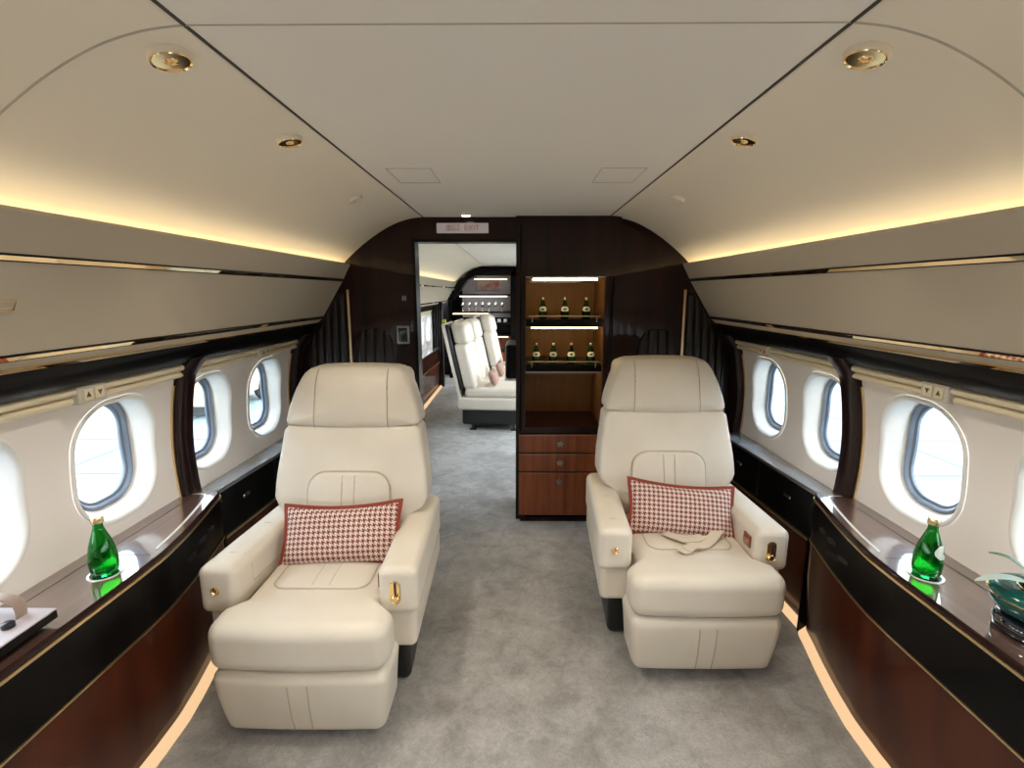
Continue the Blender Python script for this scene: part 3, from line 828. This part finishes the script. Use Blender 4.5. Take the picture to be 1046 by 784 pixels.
# ---------------------------------------------------------------- club seats
def make_seat(label, loc):
    t = thing('club_seat', label, 'armchair', loc)
    LE = M['leather']
    def lean(z):   # front face of the backrest
        return .555 + (z - .70) * .24 + (max(0, z - 1.12) ** 2) * 1.2
    # plinth
    b = MB(); b.softbox((0, .60, .145), (.325, .33, .145), .03, lambda p, n: ((p.x - (.025 if p.x > 0 else 0)) * (1 - .12 * max(0, p.y - .27) / .66), p.y, p.z)); b.obj('plinth', M['blackbase'], t)
    # leg rest
    def fleg(p, n):
        k = 1 - .09 * max(0, (.30 - p.z) / .25); y = p.y + .035 * max(0, (.30 - p.z) / .25) ** 2 - .006 * (1 - n[0] ** 2) * (1 if n[1] < 0 else 0)
        return (p.x * k, y, p.z)
    b = MB(); b.softbox((0, .045, .188), (.300, .105, .128), .038, fleg, m=10); lr = b.obj('leg_rest', LE, t, angle=60)
    q = MB()
    for xx in (-.034, .034):
        pts = [(xx * (1 - .09 * max(0, (.30 - z) / .25)), .035 * max(0, (.30 - z) / .25) ** 2 - .0662, z) for z in [.085 + .195 * i / 10 for i in range(11)]]
        q.tube(pts, .0026, 6)
    q.obj('seam', M['seam'], lr)
    # seat cushion: thick front roll and the lower seat behind it
    def fcu(p, n):
        f = max(0, min(1, (p.y - .045) / .06)); f = f * f * (3 - 2 * f)
        x = p.x * (1 - .19 * f)
        z = p.z + (.006 * (1 - n[0] ** 2) * (1 - f) if n[2] > 0 else 0); y = p.y - (.014 * (1 - n[0] ** 2) if n[1] < 0 else 0)
        if n[2] > 0: z -= .012 * max(0, -p.y + .02) / .08 * 0
        return (x, y, z)
    b = MB(); b.softbox((0, .300, .405), (.303, .362, .088), .052, fcu, m=22, k=5); cu = b.obj('seat_cushion', LE, t, angle=60)
    b = MB()
    out = densify(rrect(.180, .20, .05, 6, 0, .385, .03), .02)
    b.pad(out, lambda u, v, h: (u, v - .03, .486 + h + .009), .02, .012, .008); sp = b.obj('seat_inset', LE, t, angle=60)
    q = MB()
    for xx in (-.032, .032):
        q.tube([(xx, .175 + .36 * i / 8, .4935 + .0075 * (1 - ((i / 8 - .5) * 1.8) ** 2)) for i in range(9)], .0024, 6)
    q.tube([(u, v - .03, .4945) for u, v in out], .003, 6, closed=True)
    q.obj('seam', M['seam'], sp)
    # armrests (with lower shrouds)
    for s in (-1, 1):
        def farm(p, n, s=s):
            f = (p.y - .10) / .66           # 0 front .. 1 back
            x = s * (p.x) - s * 0
            xx = p.x - (.018 * f + .030 if s > 0 else .038 * f)
            z = p.z
            y = p.y
            if s < 0: y += .0
            return (s * xx, y, z + .006 * (1 - n[0] ** 2) * (1 if n[2] > 0 else 0))
        b = MB(); b.softbox((.338, .43, .517), (.070, .335, .090), .030, farm, m=8, k=4); ar = b.obj('armrest', LE, t, angle=60)
        b = MB(); b.softbox((.333, .47, .355), (.062, .350, .079), .026, farm, m=8, k=3); b.obj('arm_shroud', LE, t, angle=60)
        q = MB()
        if s < 0:     # lid seams on the wall-side arm
            for yy in (.20, .44):
                f = (yy - .10) / .66
                q.tube([(s * (x - .038 * f), yy, z) for x, z in ((.269, .50), (.269, .57), (.274, .592), (.29, .6085), (.338, .613), (.385, .6085))], .0016, 6)
            q.tube([(s * (.2675 - .038 * (y - .1) / .66), y, .50) for y in (.20, .32, .44)], .0016, 6)
        else:
            q.tube([(s * (.3775 - .018 * (y - .1) / .66), y, .45) for y in (.14, .3, .5, .72)], .0016, 6)
        q.obj('seam', M['seam'], ar)
        if s > 0:     # gold slider latch on the front
            q = MB(); o2 = densify(rrect(.021, .046, .0205, 8, .300, .520), .01)
            q.pad(o2, lambda u, v, h: (u, .0945 - h * 1.0, v), .004, .003, .0, rings=3); lt = q.obj('latch_plate', M['gold'], ar)
            q = MB(); q.softbox((.300, .0915, .528), (.0030, .0035, .030), .001); q.obj('latch_slot', M['groove'], ar)
            q = MB(); q.lathe([(.016, .093), (.016, .086), (.012, .083), (.010, .086), (.001, .086)], (.300, 0, .494), 24, axis='Y'); q.obj('latch_knob', M['gold'], ar)
            q = MB(); q.softbox((.2315, .165, .538), (.004, .028, .026), .002); q.obj('switch_panel', M['switch'], ar)
            q = MB(); q.softbox((.2272, .165, .538), (.0015, .018, .006), .0008); q.obj('switch_key', M['gold_satin'], ar)
        else:
            q = MB(); q.lathe([(.015, .098), (.015, .090), (.011, .088), (.009, .091), (.001, .089)], (-.342, 0, .522), 24, axis='Y'); q.obj('arm_button', M['gold'], ar)
    # backrest
    def wid(z): return lerp_table([(.46, .255), (.60, .262), (.64, .322), (.68, .338), (.75, .336), (.98, .302), (1.0, .300)], z)
    pts = []
    zs = [.46, .52, .585, .605, .620, .635, .655, .68, .72, .78, .84, .90, .945, .965, .98]
    right = [(wid(z), z) for z in zs]
    right[-1] = (.285, .985)
    outl = right + [(-x, z) for x, z in reversed(right)]
    outl = densify(outl, .025)
    def bk(u, v, h): return (u, lean(v) - h + .012 * (abs(u) / .33) ** 2.5 * -1, v)
    b = MB(); b.pad(outl, bk, .14, .028, .022, rings=8); bo = b.obj('backrest', LE, t, angle=70)
    # inset lumbar panel
    o2 = densify(rrect(.178, .175, .02, 6, 0, .62, .075), .02)
    b = MB(); b.pad(o2, lambda u, v, h: bk(u, v, h + .024 + .012), .03, .012, .010, rings=5); ins = b.obj('back_inset', LE, t, angle=60)
    q = MB()
    for xx in (-.027, .027):
        q.tube([bk(xx, z, .0355 + .0098 * (1 - min(1, abs(z - .62) / .175) ** 2)) for z in [.49 + .295 * i / 10 for i in range(11)]], .0022, 6)
    q.tube([bk(u * 1.012, .62 + (v - .62) * 1.012, .022) for u, v in o2], .0036, 6, closed=True)
    q.obj('seam', M['seam'], ins)
    # headrest
    def hw(z): return lerp_table([(.985, .306), (1.08, .290), (1.20, .248), (1.27, .215)], z)
    base = [(-.295, .987), (-.15, .977), (0, .974), (.15, .977), (.295, .987), (.308, .998), (.309, 1.015), (.300, 1.06), (.285, 1.11), (.268, 1.16), (.248, 1.205), (.232, 1.232), (.212, 1.250), (.18, 1.258), (.09, 1.262), (0, 1.263), (-.09, 1.262), (-.18, 1.258), (-.212, 1.250), (-.232, 1.232), (-.248, 1.205), (-.268, 1.16), (-.285, 1.11), (-.300, 1.06), (-.309, 1.015), (-.308, .998)]
    ho = densify(base, .022)
    def hk(u, v, h):
        u *= .975; v = .974 + (v - .974) * .92
        return (u, lean(v) - h - .004, v)
    b = MB(); b.pad(ho, hk, .13, .032, .030, rings=9); hd = b.obj('headrest', LE, t, angle=70)
    q = MB()
    for s in (-1, 1):
        q.tube([hk(s * (.168 - .008 * i / 10), z, .0235 - .028 * (abs(z - 1.118) / .145) ** 6) for i, z in enumerate([.982 + .272 * k / 10 for k in range(11)])], .0024, 6)
    q.tube([hk(u, v - .002, -.012) for u, v in smooth_table([(-.30, .990), (-.15, .976), (0, .973), (.15, .976), (.30, .990)], 5)], .0035, 6)
    q.obj('seam', M['seam'], hd)
    # shell behind
    b = MB()
    def fsh(p, n): return (p.x * (1 - .22 * max(0, (p.z - .7) / .55)), lean(max(p.z, .46)) + .15 + (p.y), p.z)
    b.softbox((0, 0, .75), (.30, .045, .47), .04, fsh, m=8); b.obj('back_shell', LE, t, angle=60)
    return t
seatL = make_seat('cream leather club seat nearer the viewer, pillow squared across its seat', (-.728, 1.475, 0))
seatR = copy_tree(seatL); seatR.location = (.752, 1.765, 0); seatR['label'] = 'cream leather club seat with loose belt ends and a tilted pillow'

# seat belt ends on the right seat
t = thing('seat_belt', 'loose beige seat belt ends lying below the tilted pillow', 'seat belt', (.752, 1.765, 0))
b = MB()
def strap(mb, pts, w, th=.0025):
    P = [Vector(p) for p in pts]; rows = []
    for i, p in enumerate(P):
        d = (P[min(i + 1, len(P) - 1)] - P[max(i - 1, 0)]).normalized(); a = d.cross(Vector((0, 0, 1))).normalized() * w
        n = Vector((0, 0, th))
        rows.append([p - a - n, p + a - n, p + a + n, p - a + n])
    mb.grid(rows, 0, close_v=True, cap=True)
strap(b, smooth_table([(.175, .300, .522), (.140, .250, .528), (.085, .195, .515), (.045, .165, .508), (.0, .150, .515), (-.035, .128, .507)], 4), .023); b.obj('belt_strap', M['belt'], t)
b = MB(); strap(b, smooth_table([(-.085, .270, .512), (-.06, .232, .517), (-.015, .208, .510), (.03, .205, .517), (.065, .225, .520)], 4), .022); b.obj('belt_strap', M['belt'], t)
b = MB(); b.softbox((-.046, .120, .5065), (.012, .020, .0028), .002, lambda p, n: (p.x + (p.y - .113) * -.6, p.y + (p.x + .048) * .6, p.z)); b.obj('belt_tab', M['belt'], t)

def pillow(label, loc, rot, hw=.234, hh=.118, th=.060, mat='hound', name='pillow', pipe=True):
    t = thing(name, label, 'pillow', loc); t.rotation_euler = rot
    b = MB(); N = 28; Mv = 18
    def shp(u, v):
        x = u * hw * (1 - .045 * (1 - u * u) * 0 - .05 * (1 - v * v) * abs(u) ** 3 * -0); 
        x = u * hw * (1 - .05 * (1 - v * v)); z = v * hh * (1 - (.17 if v > 0 else .06) * (1 - u * u))
        h = th * ((1 - u ** 4) * (1 - v ** 4)) ** .55
        h *= 1 + .05 * math.sin(5 * u + 3 * v) * (1 - u * u)
        return x, z, h
    for sg in (-1, 1):
        rows = []
        for j in range(Mv + 1):
            row = []
            for i in range(N + 1):
                u = math.sin(PI / 2 * (2 * i / N - 1)); v = math.sin(PI / 2 * (2 * j / Mv - 1))
                x, z, h = shp(u, v); row.append((x, sg * h, z))
            rows.append(row)
        b.grid(rows)
    b.obj('pillow_cover', M[mat], t, angle=80)
    if pipe:
        rim = [(-1 + 2 * i / 24, -1) for i in range(24)] + [(1, -1 + 2 * i / 14) for i in range(14)] + [(1 - 2 * i / 24, 1) for i in range(24)] + [(-1, 1 - 2 * i / 14) for i in range(14)]
        q = MB(); rows = []
        pr = [shp(u, v)[:2] for u, v in rim]
        for (x, z), (u, v) in zip(pr, rim):
            l = math.hypot(u, v); dx, dz = (u if abs(u) == 1 else 0), (v if abs(v) == 1 else 0)
            rows.append([(x - dx * .004, -.004, z - dz * .004), (x + dx * .014, -.003, z + dz * .014), (x + dx * .014, .003, z + dz * .014), (x - dx * .004, .004, z - dz * .004)])
        q.grid(rows, 0, close_u=True, close_v=True); q.obj('pillow_flange', M['piping'], t)
    return t
pillow('red and white houndstooth pillow on the nearer club seat', (-.716, 1.862, .592), (math.radians(-30), math.radians(-2), math.radians(2)))
pillow('red and white houndstooth pillow tilted above the loose seat belt', (.760, 2.112, .585), (math.radians(-30), math.radians(4), math.radians(-4)))

# ---------------------------------------------------------------- things on the sideboards
t = thing('planter', 'teal glazed bowl with gold rim and leafy plant on the sideboard', 'potted plant', (1.362, 1.15, TZ + .0445))
b = MB(); b.lathe([(.03, .001), (.062, .003), (.090, .018), (.103, .042), (.106, .058), (.100, .070), (.086, .077), (.054, .081), (.046, .079), (.044, .064), (.002, .062)], seg=48); b.obj('bowl', M['teal'], t, angle=60)
b = MB(); b.lathe([(.0435, .066), (.030, .073), (.012, .076), (.001, .077)], seg=24); b.obj('soil', pmat('moss', (.03, .045, .015), .9, bump=(90, 1, .01)), t)
for r, z in ((.1062, .0575), (.0500, .0812)):
    q = MB(); q.tube([(r * math.cos(a), r * math.sin(a), z) for a in [2 * PI * k / 48 for k in range(48)]], .0022, 6, closed=True); q.obj('gold_rim', M['gold'], t)
def leaf(pts, w, mat, name='leaf'):
    P = smooth_table(pts, 5); n = len(P); rows = []
    for i, p in enumerate(P):
        p = Vector(p); d = (Vector(P[min(i + 1, n - 1)]) - Vector(P[max(i - 1, 0)])).normalized()
        a = d.cross(Vector((0, 0, 1))).normalized(); u = i / (n - 1); ww = w * (math.sin(PI * (.12 + .86 * u)) ** .7)
        up_ = Vector((0, 0, .25 * ww))
        rows.append([p - a * ww + up_, p - Vector((0, 0, .001)), p + a * ww + up_, p + Vector((0, 0, .0015))])
    q = MB(); q.grid(rows, 0, close_v=True, cap=True); q.obj(name, M[mat], t)
leaf([(-.005, 0, .072), (-.045, .008, .098), (-.105, .018, .106), (-.158, .026, .092)], .016, 'leafsilver')
leaf([(-.005, .005, .072), (-.030, -.015, .100), (-.065, -.04, .108), (-.09, -.06, .096)], .012, 'leafsilver')
leaf([(.0, .0, .072), (-.022, .03, .115), (-.055, .05, .142), (-.095, .065, .150)], .015, 'leafgreen')
leaf([(.0, .0, .072), (.03, .02, .12), (.06, .04, .15), (.085, .06, .14)], .015, 'leafgreen')
leaf([(.0, .0, .072), (.02, -.04, .11), (.05, -.08, .13), (.07, -.11, .12)], .014, 'leafgreen')
leaf([(.0, .0, .072), (-.010, .02, .09), (-.030, .025, .10), (-.05, .03, .105)], .013, 'leafgreen')
leaf([(.0, .0, .072), (.02, .05, .09), (.05, .09, .10), (.08, .11, .09)], .013, 'leafsilver')
q = MB(); q.tube(smooth_table([(.0, .01, .072), (-.002, .02, .11), (-.006, .03, .150)], 4), .0025, 6); q.obj('flower_stem', M['leafgreen'], t)
q = MB()
for k in range(5):
    a = 2 * PI * k / 5
    q.softbox((-.008 + .013 * math.cos(a), .03, .158 + .013 * math.sin(a)), (.011, .006, .011), .0055)
q.obj('flower', M['flower'], t)
t = thing('planter_stand', 'dark glossy round stand under the teal planter', 'stand', (1.362, 1.15, TZ + .0005))
b = MB(); b.lathe([(.02, .0), (.078, .0), (.086, .008), (.086, .032), (.078, .042), (.066, .044), (.001, .044)], seg=48); b.obj('stand_body', M['navy'], t, angle=60)
b = MB(); b.tube([(.0865 * math.cos(a), .0865 * math.sin(a), .024) for a in [2 * PI * k / 48 for k in range(48)]], .0010, 5, closed=True); b.obj('stand_line', M['silver'], t)

t = thing('serving_tray', 'flat black tray, lilac ceiling reflection painted on top, with leather strap handle on the sideboard', 'tray', (-1.335, 1.02, TZ + .0005))
b = MB(); b.softbox((0, 0, .028), (.100, .155, .012), .004); b.obj('tray_base', M['black'], t)
b = MB(); b.softbox((0, 0, .0415), (.0995, .1545, .0025), .002); b.obj('tray_top', M['traytop'], t)
for sx in (-1, 1):
    for sy in (-1, 1):
        b = MB(); b.lathe([(.010, .0), (.010, .017), (.002, .017)], (sx * .07, sy * .12, 0), 16); b.obj('tray_foot', M['blackbase'], t)
def vstrap(pts, w, th):
    P = [Vector(p) for p in pts]; rows = []
    for i, p in enumerate(P):
        d = (P[min(i + 1, len(P) - 1)] - P[max(i - 1, 0)]).normalized(); a = Vector((0, 1, 0)); n = d.cross(a).normalized() * th
        rows.append([p - a * w - n, p + a * w - n, p + a * w + n, p - a * w + n])
    q = MB(); q.grid(rows, 0, close_v=True, cap=True); return q
q = vstrap(smooth_table([(.040, .118, .041), (.042, .118, .060), (.036, .118, .084), (.012, .118, .097), (-.02, .118, .098), (-.045, .118, .087), (-.055, .118, .066), (-.055, .118, .041)], 5), .014, .0022)
q.obj('strap_handle', M['strap'], t, angle=60)
q = MB(); q.lathe([(.012, .042), (.014, .046), (.014, .056), (.009, .060), (.001, .060)], (.050, .075, 0), 24); q.obj('tray_knob', M['blackbase'], t)

# ---------------------------------------------------------------- far cabin
def aft_seat(label, x, y, rz):
    t = thing('cabin_seat', label, 'seat', (x, y, 0), rz, None)
    LE = M['leather']
    b = MB(); b.softbox((0, .42, .17), (.27, .34, .10), .03); b.obj('plinth', M['blackbase'], t)
    for sx in (-1, 1):
        for yy in (.18, .66):
            q = MB(); q.tube([(sx * .20, yy, .10), (sx * .21, yy - .02, .012)], .012, 8); q.softbox((sx * .21, yy - .02, .008), (.03, .04, .008), .004); q.obj('foot', M['blackbase'], t)
    b = MB(); b.softbox((0, .40, .32), (.295, .40, .075), .03); b.obj('seat_base', LE, t, angle=60)
    b = MB(); b.softbox((0, .36, .445), (.29, .36, .055), .04); b.obj('seat_cushion', LE, t, angle=60)
    def ln(p, n): return (p.x * (1 - .10 * max(0, (p.z - .95) / .3)), p.y + (p.z - .5) * .22, p.z)
    b = MB(); b.softbox((0, .66, .74), (.285, .075, .26), .05, ln, m=6); b.obj('backrest', LE, t, angle=60)
    b = MB(); b.softbox((0, .645, 1.105), (.265, .085, .125), .06, ln, m=6); b.obj('headrest', LE, t, angle=60)
    b = MB(); b.softbox((0, .765, .84), (.275, .022, .37), .02, ln, m=6); b.obj('back_shell', M['blackbase'], t)
    b = MB(); b.softbox((0, .805, .80), (.285, .018, .42), .016, ln, m=6); b.obj('back_cover', LE, t)
    return t
R80 = math.radians(86)
s1 = aft_seat('cream side facing seat nearest the doorway in far cabin', 0.16, 5.66, R80)
s2 = copy_tree(s1); s2.location = (.22, 6.28, 0); s2['label'] = 'cream side facing seat second from doorway in far cabin'
s3 = copy_tree(s1); s3.location = (.37, 7.30, 0); s3['label'] = 'cream side facing seat furthest from doorway in far cabin'
for s_, (dx, dy), lb in ((s1, (-.42, -.02), 'brown pillow on the far cabin seat nearest the doorway'), (s2, (-.42, 0), 'brown pillow on the second far cabin seat'), (s3, (-.42, 0), 'brown pillow on the furthest far cabin seat')):
    pillow(lb, (s_.location.x + dx, s_.location.y + dy, .595), (math.radians(-22), 0, R80), .15, .09, .045, 'taupe', 'pillow', False)
t = thing('seat_tag', 'yellow tag hooked on top of a far cabin seat', 'tag', (-.74, 5.48, 1.20))
t.location = (-.800, 5.47, 1.252)
b = MB(); b.softbox((0, 0, 0), (.022, .02, .018), .008); b.obj('tag_body', M['tan'], t)
t = thing('side_console', 'black glossy console with pale edging just inside the far cabin', 'console', (.16, 4.35, 0))
b = MB(); b.softbox((0, 0, .985), (.25, .24, .145), .03); b.obj('console_body', M['black'], t)
b = MB(); b.softbox((0, 0, .832), (.255, .245, .008), .004); b.obj('console_edge', M['inlay'], t)
b = MB(); b.softbox((.05, 0, .412), (.05, .10, .412), .02); b.obj('console_leg', M['blackbase'], t)
for k in range(3):
    b = MB(); b.softbox((-.2515, -.10 + .1 * k, .95), (.003, .03, .012), .002); b.obj('console_handle', M['chrome'], t)

# far wall with its lit display cabinet
b = MB()
n = len(full)
b.add([(x, YE, z) for x, z in full] + [(x, YE + .05, z) for x, z in full], [tuple(range(n)), tuple(range(2 * n - 1, n - 1, -1))] + [(i, (i + 1) % n, n + (i + 1) % n, n + i) for i in range(n)])
tag(struct(b.obj('wall_far', M['black'], smooth=False)), 'dark far wall of the next cabin with arched outline', 'wall')
t = thing('display_cabinet', 'lit display cabinet with shelves on far wall of next cabin', 'cabinet', (0, 0, 0))
X0, X1, D0 = -1.20, -.10, 8.95
b = MB()
b.box(X0 - .03, X0, D0, YE - .002, 0, 1.70); b.box(X1, X1 + .25, D0, YE - .002, 0, 1.95); b.box(X0, X1, D0, YE - .002, 0, .50)
poly = [(X0 - .03, 1.42), (-.98, 1.80), (-.86, 1.90), (-.70, 1.945), (X1 + .25, 1.945), (X1 + .25, 1.86), (-.72, 1.86), (-.88, 1.78), (X0 + .06, 1.42)]
m_ = len(poly); b.add([(x, D0, z) for x, z in poly] + [(x, YE - .002, z) for x, z in poly], [tuple(range(m_)), tuple(range(2 * m_ - 1, m_ - 1, -1))] + [(i, m_ + i, m_ + (i + 1) % m_, (i + 1) % m_) for i in range(m_)])
b.obj('carcass', M['black'], t, smooth=False)
b = MB(); b.box(-1.0, X1, YE - .03, YE - .003, 1.10, 1.86); b.obj('back_panel', M['traytop'], t, smooth=False)
for zz in (1.53, 1.22, 1.02, .80):
    b = MB(); b.box(X0 + .001, X1 - .001, D0 + .02, YE - .031, zz - .03, zz); b.obj('shelf', M['black'], t, smooth=False)
for zz, x0_, x1_ in ((1.80, -.75, -.16), (1.495, -1.02, -.16), (1.185, -1.15, -.5), (.765, -.6, -.14)):
    b = MB(); b.box(x0_, x1_, D0 + .03, D0 + .06, zz - .016, zz + .0045); b.obj('shelf_light', M['far_led'], t, smooth=False)
b = MB(); b.box(X0 + .002, X1 - .002, D0 - .012, D0, .10, .48); b.obj('drawer', M['drawerwood'], t, smooth=False)
b = MB(); b.box(X0 + .002, X1 - .002, YE - .05, YE - .032, .505, .765); b.obj('lower_back', M['drawerwood'], t, smooth=False)
def glassware(x, z, kind, label, group):
    t = thing('wine_glass' if kind else 'cup', label, 'glass' if kind else 'cup', (x, D0 + .12, z + .0005), 0, group)
    q = MB()
    if kind: q.lathe([(.028, 0), (.028, .004), (.004, .010), (.004, .07), (.025, .09), (.034, .12), (.030, .16), (.028, .16), (.030, .12), (.002, .08)], seg=18)
    else: q.lathe([(.02, 0), (.032, .01), (.036, .06), (.034, .06), (.028, .01), (.001, .008)], seg=18)
    q.obj('glass_body' if kind else 'cup_body', M['chrome'] if kind else M['reveal'], t); return t
g0 = glassware(-1.0, 1.02, 0, 'white cup on the middle shelf of far display cabinet', 'cups on the far display cabinet shelf')
ORD = ['leftmost', 'second', 'third', 'fourth', 'fifth', 'sixth', 'seventh', 'eighth']
g0['label'] = 'leftmost white cup on the middle shelf of far display cabinet'
for k in range(1, 8):
    o = copy_tree(g0); o.location.x = -1.0 + .115 * k; o['label'] = f'{ORD[k]} white cup from the left on middle shelf of far display cabinet'
g1 = glassware(-.98, 1.22, 1, 'stemmed glass on an upper shelf of far display cabinet', 'glasses on the far display cabinet shelf')
g1['label'] = 'leftmost stemmed glass on an upper shelf of far display cabinet'
for k in range(1, 7):
    o = copy_tree(g1); o.location.x = -.98 + .12 * k; o['label'] = f'{ORD[k]} stemmed glass from the left on upper shelf of far display cabinet'
t = thing('framed_picture', 'small pale framed picture on top shelf of far cabinet', 'picture', (-.52, YE - .032, 1.69))
b = MB(); b.softbox((0, -.012, 0), (.23, .012, .10), .006); b.obj('picture_frame', M['silver'], t)
b = MB(); b.softbox((0, -.025, 0), (.215, .002, .088), .001); b.obj('picture_sheet', pmat('red_grey_print', (.50, .45, .44), .5, var=(9, (.42, .10, .08))), t)
pleats('pleated_panel', -1.40, -1.20, lambda x: 1.40, .0, 'dark pleated curtain at far end of the next cabin', 5, .05, yb=8.15)

# ---------------------------------------------------------------- outside
def apron_mat():
    m, nt, p = new_mat('apron_concrete')
    tc = nt.nodes.new('ShaderNodeTexCoord')
    br = nt.nodes.new('ShaderNodeTexBrick'); br.offset = 0; br.inputs['Scale'].default_value = .10; br.inputs['Mortar Size'].default_value = .006
    br.inputs['Color1'].default_value = (.115, .15, .16, 1); br.inputs['Color2'].default_value = (.13, .165, .175, 1); br.inputs['Mortar'].default_value = (.045, .06, .065, 1)
    nt.links.new(tc.outputs['Object'], br.inputs['Vector']); nt.links.new(br.outputs[0], p.inputs['Base Color'])
    p.inputs['Roughness'].default_value = .9
    return m
b = MB(); b.grid([[(x, y, -2.3) for x in (-150, 150)] for y in (-100, 200)])
tag(struct(b.obj('ground', apron_mat(), smooth=False)), 'pale concrete airport apron outside the windows', 'ground')
t = thing('service_cart', 'beige ground service cart parked outside the left windows', 'cart', (-10.5, 16.5, -2.3))
b = MB(); b.softbox((0, 0, 1.0), (1.2, 2.0, .6), .08); b.obj('cart_body', M['beige'], t)
b = MB(); b.softbox((0, -1.2, 1.9), (.9, .7, .4), .1); b.obj('cart_cab', M['steel'], t)
for sx in (-1, 1):
    for yy in (-1.2, 1.2):
        b = MB(); b.lathe([(.1, -.15), (.38, -.15), (.42, -.10), (.42, .10), (.38, .15), (.1, .15)], (sx * 1.15, yy, .42), 24, axis='X'); b.obj('cart_wheel', M['rubber'], t)

# ---------------------------------------------------------------- light
w = bpy.data.worlds.new('sky'); SC.world = w; w.use_nodes = True
nt = w.node_tree; bg = nt.nodes['Background']
tc = nt.nodes.new('ShaderNodeTexCoord'); sp = nt.nodes.new('ShaderNodeSeparateXYZ'); nt.links.new(tc.outputs['Generated'], sp.inputs[0])
cr = nt.nodes.new('ShaderNodeValToRGB'); cr.color_ramp.elements[0].color = (.92, .97, 1, 1); cr.color_ramp.elements[1].color = (.74, .88, 1, 1)
nt.links.new(sp.outputs[2], cr.inputs[0]); nt.links.new(cr.outputs[0], bg.inputs[0]); bg.inputs[1].default_value = 8.4
for s, yc in PORTALS:
    if yc > 8.5 or yc < -2.9: continue
    L = bpy.data.lights.new('window_portal', 'AREA'); L.shape = 'RECTANGLE'; L.size = .36; L.size_y = .24
    L.cycles.is_portal = True
    o = bpy.data.objects.new('window_portal', L); COL.objects.link(o)
    o.location = (s * 1.60, yc, GZ); o.rotation_euler = (0, s * PI / 2, 0)

# ---------------------------------------------------------------- camera
cam = bpy.data.cameras.new('camera'); cam.sensor_width = 36; cam.lens = 500 / 1046 * 36; cam.clip_start = .02; cam.clip_end = 500
co = bpy.data.objects.new('camera', cam); COL.objects.link(co)
co.location = (0, 0, 1.57); co.rotation_euler = (math.radians(90 - 10.65), 0, math.radians(.46))
SC.camera = co
SC.view_settings.view_transform = 'Standard'; SC.view_settings.look = 'None'; SC.view_settings.gamma = 1; SC.view_settings.use_curve_mapping = False
SC.view_settings.exposure = 0.40
SC.cycles.max_bounces = 12; SC.cycles.diffuse_bounces = 6; SC.cycles.glossy_bounces = 6; SC.cycles.transmission_bounces = 10; SC.cycles.transparent_max_bounces = 12
SC.cycles.use_denoising = True
SC.cycles.sample_clamp_indirect = 8
